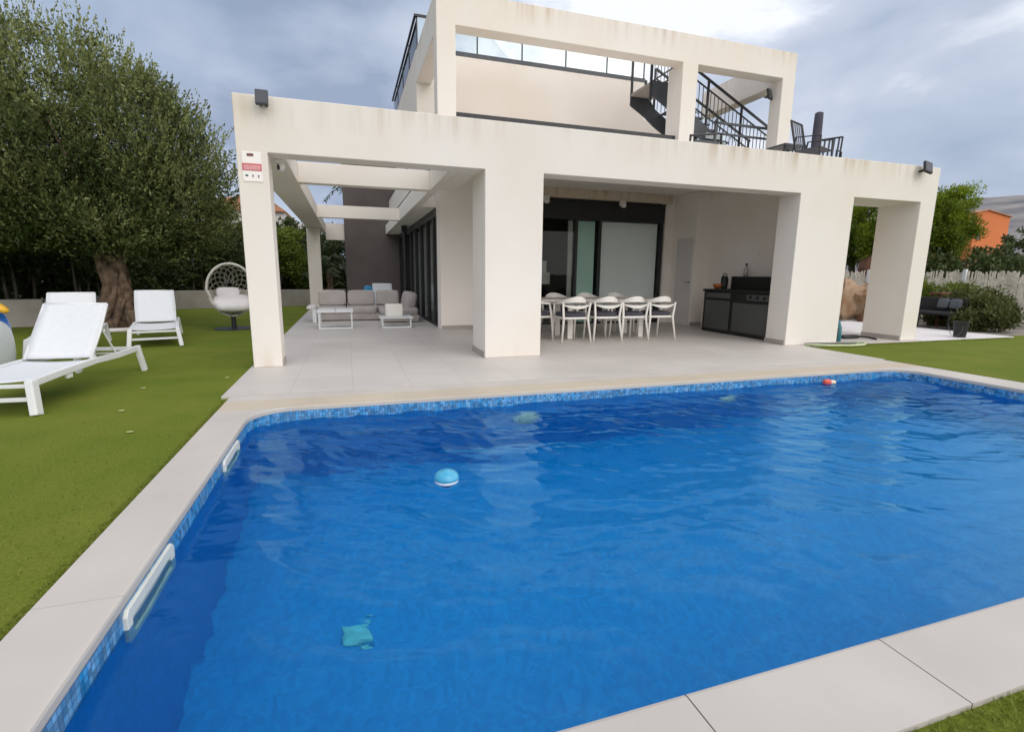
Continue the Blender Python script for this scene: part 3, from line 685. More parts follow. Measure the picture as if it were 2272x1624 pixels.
# bathroom door on the inner side wall
m = MB(); m.box(7.775, 7.7985, 10.25, 10.87, TZ, 2.08); dr = vpart(m, "door", "door_grey", label="plain grey door beside the outdoor kitchen", bevel=0.003)
m = MB(); m.box(7.765, 7.775, 10.29, 10.33, 1.03, 1.07); m.box(7.735, 7.765, 10.305, 10.32, 1.045, 1.06); m.box(7.72, 7.735, 10.305, 10.42, 1.043, 1.062); vpart(m, "handle", "steel", dr, bevel=0.003)
for y in (10.38, 10.68):
    m = MB(); m.lathe([(0.055, 0), (0.055, 0.012), (0.04, 0.018)], n=16); m.v = [(7.775 - c, y + a, 1.84 + b) for a, b, c in m.v]; vpart(m, "vent", "door_grey", dr, bevel=0)
for x in (4.22, 6.15):
    m = MB(); m.box(x, x + 0.14, 10.86, 10.929, 2.80, 2.92); m.cushion((x + 0.07, 10.85, 2.80), (0.12, 0.10, 0.09), 0.6); vpart(m, "awning_bracket", "white_plastic", bevel=0)

# upper floor
UY = 10.45; UB, UT = 5.87, 6.46
m = MB()
comb = [(1.81, 3.2), (2.18, 3.2), (2.18, UB), (7.32, UB), (7.32, 3.2), (7.72, 3.2), (7.72, UB), (10.13, UB), (10.13, 3.2), (10.5, 3.2), (10.5, UT), (1.81, UT)]
m.prism(comb, UY, UY + 0.36); vpart(m, "upper_frame", "cream_render", bevel=0.010)
for q in ((1.81, 2.18, UY + 0.361, 13.395, 5.78, UT), (10.13, 10.5, UY + 0.361, 13.4, 5.78, UT), (7.322, 7.71, UY + 0.361, 11.0, 3.2, UB)):
    m = MB(); m.box(*q); vpart(m, "frame_return", "cream_render", bevel=0.006)
m = MB(); m.box(1.81, 8.2, 13.4, 20.0, 3.2, 6.50); vpart(m, "upper_wall", "plain_render", bevel=0.006)
m = MB(); m.box(8.2, 9.15, 13.4, 16.0, 3.2, 5.55); vpart(m, "stair_wall", "plain_render", bevel=0.006)
m = MB(); m.box(9.15, 10.0, 13.42, 13.5, 3.2, 5.5); vpart(m, "dark_door", "window_dark", bevel=0.01, label="dark glazed door under the outside stair")
m = MB(); m.box(9.16, 10.0, 13.38, 13.42, 5.30, 5.5); m.box(9.55, 9.60, 13.39, 13.42, 3.2, 5.3); vpart(m, "door_frame", "black_metal", bevel=0)
# roof terrace balustrade
bal = thing("roof_balustrade", (2.0, 13.4, 6.5), "glass balustrade with dark rails round the roof terrace", "railing")
m = MB(); m.box(1.84, 8.2, 13.43, 13.50, 6.50, 6.62); m.box(1.84, 1.90, 13.50, 19.9, 6.50, 6.60); m.build("base_rail", "charcoal_metal", bal)
m = MB(); m.box(1.80, 2.62, 13.44, 13.49, 7.26, 7.31); m.box(1.80, 1.85, 13.49, 19.9, 7.26, 7.31); m.build("handrail", "black_metal", bal)
for x in (2.2, 3.36, 4.55, 5.78, 7.0, 8.16):
    m = MB(); m.box(x - 0.015, x + 0.015, 13.45, 13.48, 6.62, 7.26); m.build("post", "black_metal", bal)
px = [1.88, 2.2, 3.36, 4.55, 5.78, 7.0, 8.16]
for i in range(6):
    m = MB(); m.box(px[i] + 0.02, px[i + 1] - 0.02, 13.462, 13.47, 6.62, 7.24); m.build("pane", "clear_glass", bal)
for i in range(4):
    m = MB(); y0 = 13.5 + i * 1.6; m.box(1.862, 1.87, y0 + 0.02, y0 + 1.58, 6.60, 7.25); m.build("pane", "clear_glass", bal)
    m = MB(); m.box(1.85, 1.88, y0 - 0.015, y0 + 0.015, 6.60, 7.26); m.build("post", "black_metal", bal)
# balcony rail between the frame pillars
br = thing("balcony_rail", (4.7, 10.6, 3.2), "low black handrail behind the front parapet between upper pillars", "railing")
m = MB(); m.box(2.182, 7.318, 10.58, 10.63, 4.27, 4.365); m.build("handrail", "black_metal", br, bevel=0.006)
for x in (2.3, 3.55, 4.8, 6.05, 7.2):
    m = MB(); m.box(x - 0.02, x + 0.02, 10.585, 10.625, 3.2, 4.27); m.build("post", "black_metal", br)
# outside stair to the roof
st = thing("outdoor_staircase", (9.0, 11.7, 3.2), "black steel outside staircase with thin balusters rising to the roof", "staircase")
zs = lambda x: 5.42 - 0.47 * (x - 7.75)
def flight(y, name):
    m = MB(); m.prism([(7.05, 5.75), (7.05, 5.45), (7.5, 5.20), (7.75, 5.02), (10.95, 3.20), (10.95, 3.55), (7.75, 5.45), (7.55, 5.75)], y, y + 0.035); m.build(name, "charcoal_metal", st)
flight(11.3, "stringer"); flight(12.2, "stringer")
m = MB(); m.box(7.05, 7.9, 11.34, 12.19, 5.66, 5.72); m.build("landing", "concrete", st)
for i in range(14):
    x = 7.95 + i * 0.21; z = 5.30 - i * 0.125
    m = MB(); m.box(x, x + 0.26, 11.34, 12.19, z, z + 0.035); m.build("tread", "charcoal_metal", st)
for y in (11.32, 12.22):
    rz = lambda x: zs(x) + 0.98
    m = MB(); m.bar((7.75, y, rz(7.75)), (10.9, y, rz(10.9)), 0.04, 0.05); m.bar((7.75, y, rz(7.75) - 0.22), (10.9, y, rz(10.9) - 0.22), 0.025, 0.03); m.build("handrail", "black_metal", st)
    for x in (7.75, 8.7, 9.75, 10.85):
        m = MB(); m.bar((x, y, zs(x) - 0.1), (x, y, rz(x)), 0.045); m.build("rail_post", "black_metal", st)
    m = MB()
    for i in range(26):
        x = 7.85 + i * 0.117; m.bar((x, y, zs(x) + 0.05), (x, y, rz(x) - 0.22), 0.014)
    ob = m.build("baluster", "black_metal", st); ob['kind'] = 'stuff'
m = MB()                                                    # landing rail and short upper flight
m.bar((7.07, 11.32, 5.3), (7.07, 11.32, 6.75), 0.05); m.bar((7.07, 12.2, 5.7), (7.07, 12.2, 6.75), 0.05); m.bar((7.07, 11.32, 6.72), (7.07, 12.2, 6.72), 0.04)
m.bar((7.45, 12.25, 5.72), (8.7, 12.25, 6.55), 0.04, 0.05); m.bar((7.45, 12.25, 5.95), (8.7, 12.25, 6.78), 0.03, 0.04); m.bar((7.50, 12.25, 5.3), (7.50, 12.25, 6.1), 0.05)
m.bar((7.07, 11.32, 6.70), (7.8, 11.32, 6.35), 0.04); m.bar((7.07, 11.32, 6.45), (7.8, 11.32, 6.1), 0.03)
for i in range(7): m.bar((7.15 + i * 0.09, 11.32, 5.75), (7.15 + i * 0.09, 11.32, 6.6 - i * 0.04), 0.012)
m.build("landing_rail", "black_metal", st)
m = MB(); m.box(8.66, 9.29, 11.24, 11.25, 3.25, 4.72); m.build("glass_guard", "clear_glass", st)
m = MB(); m.box(8.68, 10.4, 10.95, 11.0, 4.86, 4.91); m.box(8.75, 10.4, 10.95, 11.0, 4.62, 4.66); m.box(8.7, 8.75, 10.95, 11.0, 3.3, 4.95); m.box(10.36, 10.4, 10.95, 11.0, 3.3, 4.9); m.build("guard_rail", "charcoal_metal", st)
# parasol and chairs up on the balcony
o = thing("closed_parasol", (9.35, 8.6, 3.2), "tall closed dark grey parasol standing on the balcony at its right end", "parasol")
m = MB(); m.lathe([(0.22, 0), (0.22, 0.05), (0.05, 0.08)], (9.35, 8.6, 3.2), 18); m.build("base", "charcoal_metal", o)
m = MB(); m.tube([(9.35, 8.6, 3.28), (9.35, 8.6, 3.6)], 0.025, 10); m.build("pole", "charcoal_metal", o)
m = MB(); m.lathe([(0.035, 3.5), (0.085, 3.52), (0.09, 3.9), (0.085, 4.3), (0.08, 4.50), (0.05, 4.52)], (9.35, 8.6, 0), 12); m.build("folded_canopy", "dark_cushion", o, smooth=True)
def terrace_chair(x, y, rz, lab):
    o = thing("balcony_chair", (0, 0, 0), lab, "chair", "black chairs on the balcony")
    m = MB()
    for sx in (-1, 1):
        m.tube([(sx * 0.27, 0.27, 0), (sx * 0.27, 0.25, 0.62), (sx * 0.27, -0.2, 0.66), (sx * 0.27, -0.3, 0)], 0.018, 8)
        m.tube([(sx * 0.24, -0.2, 0.42), (sx * 0.24, -0.34, 1.0)], 0.018, 8)
    m.tube([(-0.24, -0.34, 1.0), (0.24, -0.34, 1.0)], 0.018, 8); m.tube([(-0.27, 0.25, 0.42), (0.27, 0.25, 0.42)], 0.016, 8)
    m.build("frame", "black_metal", o)
    m = MB(); m.box(-0.25, 0.25, -0.22, 0.25, 0.40, 0.43); m.build("seat", "charcoal_metal", o, bevel=0.01)
    m = MB()
    for i in range(5): m.bar((-0.18 + i * 0.09, -0.22, 0.46), (-0.18 + i * 0.09, -0.335, 0.98), 0.035, 0.01)
    m.build("backrest", "charcoal_metal", o)
    place(o, (x, y, 3.2), rz); return o
c1 = terrace_chair(8.72, 8.1, R(200), "black metal chair on the balcony just left of the closed parasol")
dup(c1, (9.95, 8.9, 3.2), R(120), "black metal chair on the balcony just right of the closed parasol")
o = thing("balcony_table", (9.0, 8.9, 3.2), "low dark table between the chairs on the balcony", "table")
m = MB(); m.box(8.65, 9.22, 8.7, 9.2, 3.86, 3.90); m.build("tabletop", "charcoal_metal", o, bevel=0.006)
for sx, sy in ((8.7, 8.75), (9.17, 8.75), (8.7, 9.15), (9.17, 9.15)):
    m = MB(); m.box(sx - 0.02, sx + 0.02, sy - 0.02, sy + 0.02, 3.2, 3.86); m.build("leg", "black_metal", o)
o = thing("folded_lounger", (7.35, 9.4, 3.2), "small black folding frame on the balcony before the middle upper pillar", "folding chair")
m = MB(); m.tube([(6.75, 9.3, 3.2), (6.8, 9.3, 4.02), (7.55, 9.3, 4.12), (7.6, 9.3, 3.2)], 0.03, 8); m.build("frame", "black_metal", o)
m = MB(); m.box(6.9, 7.5, 9.28, 9.32, 3.5, 3.95); m.build("panel", "charcoal_metal", o)

# floodlights, camera, sign on the front
def flood(x0, x1, z0, z1, tilt, lab, mx, FY=FY):
    cx = (x0 + x1) / 2; cz = (z0 + z1) / 2
    o = thing("floodlight", (cx, FY - 0.1, cz), lab, "floodlight", "black floodlights on the villa front")
    m = MB(); w, h = (x1 - x0) / 2, (z1 - z0) / 2
    M = Matrix.Rotation(tilt[2], 3, 'Y') @ Matrix.Rotation(tilt[0], 3, 'X') @ Matrix.Rotation(tilt[1], 3, 'Z')
    m.box(-w, w, -0.02, 0.025, -h, h); m.v = [tuple(Vector((cx, FY - 0.13, cz)) + M @ Vector(p)) for p in m.v]; m.build("housing", mx, o, bevel=0.008)
    m = MB(); m.box(-w * 0.86, w * 0.86, -0.0235, -0.021, -h * 0.86, h * 0.86); m.v = [tuple(Vector((cx, FY - 0.13, cz)) + M @ Vector(p)) for p in m.v]; m.build("lens", "charcoal_metal", o)
    m = MB(); m.bar((cx - 0.03, FY - 0.11, cz - 0.02), (cx - 0.03, FY - 0.001, cz - 0.05), 0.03, 0.02); m.bar((cx + 0.03, FY - 0.11, cz - 0.02), (cx + 0.03, FY - 0.001, cz - 0.05), 0.03, 0.02); m.build("bracket", "black_metal", o)
flood(-0.90, -0.765, 3.045, 3.215, (R(-14), R(0), 0), "square black floodlight at the top left corner of the villa front", "charcoal_metal")
flood(9.83, 9.99, 3.03, 3.25, (R(-20), R(-12), R(20)), "black floodlight turned sideways at the top right corner of the villa front", "black_metal")
flood(9.90, 10.10, 5.45, 5.70, (R(-10), R(25), R(-8)), "black floodlight under the right end of the upper frame", "black_metal", 10.82)
o = thing("security_camera", (-0.73, 7.2, 2.5), "white dome security camera under the pergola beam by the left pillar", "camera")
m = MB(); m.box(-0.80, -0.70, 7.165, 7.27, 2.53, 2.5745); m.build("mount", "white_plastic", o, bevel=0.006)
m = MB(); m.cushion((-0.735, 7.215, 2.49), (0.10, 0.10, 0.11), 1.0, 20, 14); m.build("dome", "white_plastic", o, smooth=True)
m = MB(); m.cushion((-0.757, 7.168, 2.475), (0.035, 0.02, 0.065), 0.8, 14, 10); m.build("lens", "black_metal", o, smooth=True)
o = thing("alarm_sign", (-1.0, FY, 2.4), "white alarm company plate with red band on the left pillar", "sign")
m = MB(); m.box(-1.105, -0.90, FY - 0.008, FY - 0.001, 2.235, 2.565); m.build("plate", "sign_white", o, bevel=0.002)
m = MB(); m.box(-1.105, -0.903, FY - 0.011, FY - 0.0085, 2.355, 2.435); bd = m.build("red_band", "red_paint", o)
m = MB(); m.box(-1.092, -0.915, FY - 0.013, FY - 0.0115, 2.362, 2.420); m.build("band_field", "pink_paint", bd)
m = MB(); m.box(-1.05, -0.98, FY - 0.011, FY - 0.0085, 2.515, 2.545); m.build("small_panel", "maroon_paint", o)
m = MB(); m.cushion((-1.065, FY - 0.009, 2.30), (0.034, 0.004, 0.026), 0.8); m.build("icon", "sign_green", o)
m = MB(); m.box(-1.007, -0.994, FY - 0.010, FY - 0.0085, 2.285, 2.312); m.build("icon", "charcoal_metal", o)
m = MB(); m.box(-0.945, -0.935, FY - 0.010, FY - 0.0085, 2.278, 2.30); m.box(-0.95, -0.928, FY - 0.010, FY - 0.0085, 2.301, 2.308); m.build("icon", "charcoal_metal", o)

# ------------------------------------------------------------------ outdoor kitchen
k = thing("outdoor_kitchen", (7.7, 8.3, TZ), "black outdoor kitchen unit with grey doors against the side wall", "kitchen unit")
m = MB(); m.box(7.42, 8.11, 7.32, 9.28, TZ, 0.88); m.build("carcass", "cabinet_black", k, bevel=0.006)
m = MB(); m.box(7.39, 8.115, 7.305, 9.30, 0.881, 0.93); m.build("counter", "cabinet_black", k, bevel=0.008)
m = MB(); m.box(7.403, 7.4185, 8.47, 9.20, 0.10, 0.70); m.build("door", "cabinet_grey", k, bevel=0.003)
m = MB(); m.box(7.403, 7.4185, 7.40, 8.37, 0.10, 0.68); m.build("door", "cabinet_grey", k, bevel=0.003)
m = MB(); m.box(7.403, 7.4185, 8.47, 9.20, 0.75, 0.86); m.build("drawer", "cabinet_grey", k, bevel=0.003)
m = MB(); m.box(7.86, 8.112, 7.32, 9.0, 0.931, 1.20); m.build("back_shelf", "cabinet_black", k, bevel=0.006)
m = MB(); m.box(7.398, 7.4185, 7.42, 8.02, 0.74, 0.86); m.build("grill_panel", "steel", k, bevel=0.006)
for y in (7.55, 7.72, 7.9):
    m = MB(); m.lathe([(0.025, 0), (0.022, 0.03)], n=12); m.v = [(7.397 - c, y + a, 0.80 + b) for a, b, c in m.v]; m.build("knob", "cabinet_black", k)
o = thing("bottle", (7.98, 8.72, 1.20), "pale bottle with dark cap standing on the kitchen back shelf", "bottle")
m = MB(); m.lathe([(0.045, 0), (0.048, 0.1), (0.04, 0.15), (0.018, 0.19), (0.017, 0.22)], (7.98, 8.72, 1.201), 14); m.build("body", "bottle_glass", o, smooth=True)
m = MB(); m.lathe([(0.022, 0), (0.02, 0.05), (0.012, 0.055)], (7.98, 8.72, 1.42), 12); m.build("cap", "cabinet_black", o)
o = thing("lantern", (7.78, 9.06, 0.93), "black lantern hanging lamp on the kitchen counter beside the shelf", "lantern")
m = MB(); m.lathe([(0.06, 0), (0.075, 0.05), (0.075, 0.22), (0.05, 0.28)], (7.75, 9.07, 0.931), 12); m.build("body", "cabinet_black", o)
m = MB(); m.tube([(7.75, 9.07 + 0.06 * math.cos(a), 1.21 + 0.05 * math.sin(a)) for a in np.linspace(0, math.pi, 9)], 0.010, 6); m.build("handle", "cabinet_black", o)
o = thing("clay_dish", (7.70, 9.16, 0.93), "orange brown clay dish on the left end of the kitchen counter", "dish")
m = MB(); m.lathe([(0.05, 0), (0.09, 0.06), (0.10, 0.11), (0.085, 0.11), (0.05, 0.03)], (7.62, 9.12, 0.931), 18); m.build("bowl", "orange_pot", o, smooth=True)
o = thing("kitchen_tongs", (7.98, 7.75, 1.2), "black upright barbecue utensil holder on the kitchen back shelf", "utensils")
m = MB(); m.bar((7.98, 7.68, 1.202), (7.98, 7.74, 1.42), 0.03, 0.03); m.bar((7.98, 7.86, 1.202), (7.98, 7.74, 1.42), 0.02, 0.03); m.build("stand", "cabinet_black", o)
m = MB(); m.lathe([(0.035, 0), (0.035, 0.12)], (7.98, 7.80, 1.202), 12); m.build("cup", "bottle_glass", o)
o = thing("wall_socket", (8.115, 8.55, 1.68), "small pale round socket on the wall above the outdoor kitchen", "socket")
m = MB(); m.lathe([(0.05, 0), (0.05, 0.015), (0.03, 0.02)], n=16); m.v = [(8.118 - c, 8.55 + a, 1.68 + b) for a, b, c in m.v]; m.build("plate", "white_plastic", o)

# ------------------------------------------------------------------ dining set
t = thing("dining_table", (4.6, 8.85, TZ), "long pale dining table with white legs under the terrace roof", "table")
m = MB(); m.box(3.25, 5.92, 8.36, 9.32, 0.72, 0.755); m.build("tabletop", "table_top", t, bevel=0.008)
m = MB(); m.box(3.4, 5.8, 8.55, 9.12, 0.66, 0.719); m.build("apron", "white_plastic", t)
for x, y in ((3.9, 8.55), (5.4, 8.55), (3.9, 9.15), (5.4, 9.15)):
    m = MB(); m.box(x - 0.05, x + 0.05, y - 0.02, y + 0.02, TZ, 0.66); m.build("leg", "white_plastic", t, bevel=0.006)
def dining_chair():
    o = local_thing("dining_chair", "white open backed dining chair", "chair", "white dining chairs round the long table")
    def leg(pts, r): MB().tube(pts, r, 8).build("leg", "white_plastic", o, smooth=True)
    # local: the sitter faces +y, the back is at -y
    for s in (-1, 1):
        leg([(s * 0.285, -0.29, 0), (s * 0.235, -0.235, 0.42), (s * 0.265, -0.255, 0.70)], [0.016, 0.022, 0.018])
        leg([(s * 0.225, 0.26, 0), (s * 0.215, 0.22, 0.43), (s * 0.255, 0.14, 0.655)], [0.015, 0.021, 0.016])
    m = MB(); arc = []                                            # curved top band that runs on into the arms
    for i in range(25):
        a = math.pi * i / 24; x = 0.27 * math.cos(a); y = 0.13 - 0.42 * math.sin(a) ** 0.8; arc.append((x, y, 0.670 + 0.085 * math.sin(a) ** 1.5, 0.012 + 0.040 * math.sin(a) ** 2))
    vs = []; fs = []
    for x, y, z, h in arc:
        nrm = Vector((x * 0.6, y - 0.10)); nrm.normalize()
        for dx, dz in ((0, -h), (0.024, -h), (0.020, h), (0, h)): vs.append((x + nrm.x * dx, y + nrm.y * dx, z + dz))
    for i in range(24):
        for j in range(4):
            a, b = i * 4 + j, i * 4 + (j + 1) % 4; fs.append((a, b, b + 4, a + 4))
    fs += [(0, 1, 2, 3), (99, 98, 97, 96)]
    m.add(vs, fs); m.build("top_band", "white_plastic", o, smooth=False, bevel=0.004)
    m = MB(); vs = []; fs = []                                      # smile shaped lower band
    for i in range(17):
        u = -1 + 2 * i / 16; x = 0.245 * u; y = -0.245 - 0.055 * (1 - u * u); top = 0.665 - 0.02 * (1 - u * u); bot = 0.650 - 0.060 * (1 - u * u) ** 0.9
        for dy, zz in ((0, bot), (-0.018, bot), (-0.018, top), (0, top)): vs.append((x, y + dy, zz))
    for i in range(16):
        for j in range(4):
            a, b = i * 4 + j, i * 4 + (j + 1) % 4; fs.append((a, b, b + 4, a + 4))
    m.add(vs, fs); m.build("lower_band", "white_plastic", o, bevel=0.003)
    m = MB(); m.cushion((0, -0.005, 0.425), (0.48, 0.50, 0.045), 0.3, 24, 10); m.build("seat", "white_plastic", o, smooth=True)
    m = MB(); m.cushion((0, -0.01, 0.482), (0.44, 0.46, 0.085), 0.35, 24, 10); m.build("seat_cushion", "dark_cushion", o, smooth=True)
    return o
ch = dining_chair()
spots = [(3.775, 8.29, 0.03, "white dining chair in the front row right beside the central pillar"),
         (4.415, 8.31, -0.02, "white dining chair in the front row, second from the central pillar"),
         (4.965, 8.31, 0.02, "white dining chair in the front row, third from the central pillar"),
         (5.565, 8.33, -0.05, "white dining chair in the front row nearest the outdoor kitchen"),
         (4.08, 9.55, math.pi, "white dining chair behind the table, leftmost of the back row"),
         (4.80, 9.57, math.pi, "white dining chair behind the table, middle of the back row"),
         (5.50, 9.57, math.pi, "white dining chair behind the table, right end of the back row"),
         (3.22, 8.62, R(-75), "white dining chair at the table end half hidden by the central pillar")]
for i, (x, y, rz, lab) in enumerate(spots):
    if i == 0: place(ch, (x, y, TZ), rz); ch['label'] = lab
    else: dup(ch, (x, y, TZ), rz, lab)

# ------------------------------------------------------------------ lounge set
s = thing("corner_sofa", (0.4, 13.4, TZ), "grey corner sofa with loose cushions under the pergola", "sofa")
m = MB(); m.box(-0.74, 1.62, 13.05, 14.1, 0.04, 0.20); m.box(0.72, 1.62, 12.35, 13.05, 0.04, 0.20); m.build("base", "grey_cushion", s, bevel=0.02)
for x0, x1 in ((-0.74, -0.06), (-0.04, 0.68)):
    m = MB(); m.cushion(((x0 + x1) / 2, 13.42, 0.275), (x1 - x0, 0.78, 0.17), 0.22); m.build("seat_cushion", "grey_cushion", s, smooth=True)
m = MB(); m.cushion((1.16, 13.05, 0.275), (0.92, 1.45, 0.17), 0.2); m.build("seat_cushion", "grey_cushion", s, smooth=True)
Mt = Matrix.Rotation(R(-14), 3, 'X')
for x0, x1 in ((-0.74, -0.06), (-0.03, 0.66), (0.69, 1.28)):
    m = MB(); m.cushion(((x0 + x1) / 2, 13.84, 0.54), (x1 - x0, 0.2, 0.40), 0.3, rot=Mt); m.build("back_cushion", "grey_cushion", s, smooth=True)
m = MB(); m.cushion((1.46, 13.1, 0.50), (0.34, 0.95, 0.48), 0.5, rot=Matrix.Rotation(R(10), 3, 'Y')); m.build("back_cushion", "grey_cushion", s, smooth=True)
m = MB(); m.box(-0.10, -0.05, 13.93, 13.97, 0.2, 0.75); m.build("back_post", "charcoal_metal", s)
m = MB(); m.box(-0.95, -0.76, 12.7, 13.5, 0.34, 0.40); m.build("side_shelf", "pale_cushion", s, bevel=0.015)
m = MB(); m.box(-0.83, -0.745, 12.72, 12.78, 0.0 + TZ, 0.339); m.build("leg", "white_metal", s, bevel=0.006)
def sled_table(x0, x1, y0, y1, h, top, lab, name):
    o = thing(name, ((x0 + x1) / 2, (y0 + y1) / 2, TZ), lab, "table")
    tt = MB(); xm = (x0 + x1) / 2
    if top: tt.box(x0 - 0.02, xm - 0.004, y0 - 0.02, y1 + 0.02, h - 0.055, h); tt.box(xm + 0.004, x1 + 0.02, y0 - 0.02, y1 + 0.02, h - 0.055, h)
    else: tt.box(x0 - 0.04, x1 + 0.04, y0 - 0.02, y1 + 0.02, h - 0.03, h)
    tt.build("tabletop", "white_metal", o, bevel=0.008)
    for y in (y0 + 0.02, y1 - 0.02):
        f = MB(); b = 0.032
        f.box(x0, x0 + b, y - b / 2, y + b / 2, TZ + b, h - 0.056 if top else h - 0.031); f.box(x1 - b, x1, y - b / 2, y + b / 2, TZ + b, h - 0.056 if top else h - 0.031)
        f.box(x0, x1, y - b / 2, y + b / 2, TZ, TZ + b); f.build("leg_frame", "white_metal", o, bevel=0.004)
    return o
sled_table(-0.62, 0.06, 11.18, 11.85, 0.42, True, "white two panel coffee table with sled legs before the sofa", "coffee_table")
sled_table(0.66, 1.29, 11.15, 11.75, 0.255, False, "low white table with dark underside carrying a white block", "low_table")
o = tag(MB().cushion((0.94, 11.45, 0.256 + 0.135), (0.37, 0.30, 0.27), 0.12).build("storage_box", "white_plastic", smooth=True), "white square box standing on the low lounge table", "box")

def sun_lounger():
    o = local_thing("sun_lounger", "white sun lounger", "sun lounger", "white sun loungers on the lawn")
    # local: foot end at y=0, head end at y=1.95, width 0.62 centred on x=0
    W2 = 0.31
    def rail(s):
        m = MB(); pts = [(s * W2, 0.0, 0.26), (s * W2, 0.35, 0.275), (s * W2, 1.0, 0.290), (s * W2, 1.45, 0.275), (s * W2, 1.95, 0.285)]
        for a, b in zip(pts, pts[1:]): m.bar(a, b, 0.042, 0.06)
        m.box(s * W2 - 0.015, s * W2 + 0.015, 0.50, 0.58, 0.205, 0.245)
        return m.build("side_rail", "white_metal", o, bevel=0.006)
    rail(-1); rail(1)
    for sx in (-1, 1):
        m = MB(); m.bar((sx * W2, 0.02, 0.285), (sx * (W2 + 0.035), -0.035, 0.0), 0.060, 0.088, up=(0, 1, 0)); m.build("leg", "white_metal", o, bevel=0.01)
        m = MB(); m.bar((sx * W2, 1.93, 0.31), (sx * (W2 + 0.03), 1.99, 0.0), 0.05, 0.07, up=(0, 1, 0)); m.build("leg", "white_metal", o, bevel=0.01)
    for y_, z_, w_ in ((0.0, 0.245, 0.03), (-0.015, 0.135, 0.033), (1.95, 0.28, 0.04)):
        m = MB(); m.bar((-W2, y_, z_), (W2, y_, z_), w_, w_); m.build("crossbar", "white_metal", o, bevel=0.004)
    m = MB(); vs = []; k = 14                                       # sling seat, slightly slack
    for i in range(k + 1):
        y = 0.03 + 0.97 * i / k
        for j in range(9):
            u = -1 + j / 4; vs.append((u * (W2 - 0.01), y, 0.292 + 0.018 * y - 0.018 * (1 - u * u)))
    m.add(vs, [(i * 9 + j, i * 9 + j + 1, (i + 1) * 9 + j + 1, (i + 1) * 9 + j) for i in range(k) for j in range(8)])
    ob = m.build("seat_sling", "white_sling", o, smooth=True); sm = ob.modifiers.new("thick", 'SOLIDIFY'); sm.thickness = 0.008
    B0 = Vector((0, 1.0, 0.315)); B1 = Vector((0, 1.44, 0.835))
    m = MB()
    for sx in (-1, 1): m.tube([B0 + Vector((sx * (W2 - 0.03), 0, 0)), B0.lerp(B1, 0.5) + Vector((sx * (W2 - 0.025), 0.01, 0)), B1 + Vector((sx * (W2 - 0.03), 0, 0))], 0.016, 8)
    m.tube([B1 + Vector((-(W2 - 0.03), 0, 0)), B1 + Vector((W2 - 0.03, 0, 0))], 0.016, 8); m.build("back_frame", "white_metal", o, smooth=True)
    m = MB(); vs = []
    for i in range(k + 1):
        p = B0.lerp(B1, i / k)
        for j in range(9):
            u = -1 + j / 4; sag = 0.022 * (1 - u * u) * math.sin(math.pi * min(1, i / k * 0.9 + 0.1)); vs.append((u * (W2 - 0.022), p.y + sag * 0.75, p.z - sag * 0.6 + 0.006))
    m.add(vs, [(i * 9 + j, i * 9 + j + 1, (i + 1) * 9 + j + 1, (i + 1) * 9 + j) for i in range(k) for j in range(8)])
    ob = m.build("back_sling", "white_sling", o, smooth=True); sm = ob.modifiers.new("thick", 'SOLIDIFY'); sm.thickness = 0.008
    m = MB()
    for sx in (-1, 1): m.tube([B0.lerp(B1, 0.62) + Vector((sx * (W2 - 0.05), 0, 0)), (sx * (W2 - 0.03), 1.50, 0.29)], 0.010, 6)
    m.tube([(-(W2 - 0.03), 1.50, 0.29), (W2 - 0.03, 1.50, 0.29)], 0.010, 6); m.build("prop_strut", "white_metal", o)
    return o
lo = sun_lounger(); place(lo, (-2.86, 5.12, 0), R(-3.5)); lo['label'] = "white sun lounger nearest the pool with its foot towards the camera"
dup(lo, (-2.95, 9.27, 0), R(15), "white sun lounger in front of the olive trunk, seen head on")
dup(lo, (-3.74, 8.25, 0), R(15), "white sun lounger mostly hidden behind the nearest lounger")
l4 = dup(lo, (1.02, 15.1, TZ), R(0), "white sun lounger standing behind the grey sofa on the terrace")
o = thing("toy_chair", (0.55, 15.4, TZ), "bright blue rounded plastic chair behind the grey sofa", "chair")
m = MB(); m.cushion((0.56, 15.62, 0.62), (0.26, 0.05, 0.40), 0.6); m.build("backrest", "sky_plastic", o, smooth=True)
m = MB(); m.cushion((0.56, 15.42, 0.40), (0.32, 0.34, 0.05), 0.4); m.build("seat", "sky_plastic", o, smooth=True)
for sx, sy in ((0.44, 15.3), (0.68, 15.3), (0.44, 15.6), (0.68, 15.6)):
    m = MB(); m.tube([(sx, sy, TZ), (0.56 + (sx - 0.56) * 0.9, sy, 0.39)], 0.018, 8); m.build("leg", "sky_plastic", o)

o = thing("inflatable_seat", (-4.1, 7.1, 0), "white, blue and yellow inflatable pool seat at the left lawn edge", "inflatable")
m = MB(); m.cushion((-3.84, 7.1, 0.32), (0.20, 0.7, 0.64), 0.75, 28, 18); m.build("armrest", "white_vinyl", o, smooth=True)
m = MB(); m.cushion((-4.22, 7.02, 0.16), (0.75, 0.8, 0.32), 0.5, 28, 14); m.build("seat", "white_vinyl", o, smooth=True)
m = MB(); m.cushion((-4.20, 7.28, 0.42), (0.84, 0.55, 0.72), 0.6, 28, 16); m.build("backrest", "blue_vinyl", o, smooth=True)
m = MB(); m.cushion((-3.86, 7.26, 0.80), (0.34, 0.16, 0.09), 0.8, 20, 12, rot=Matrix.Rotation(R(32), 3, 'Y')); m.build("headrest", "yellow_vinyl", o, smooth=True)

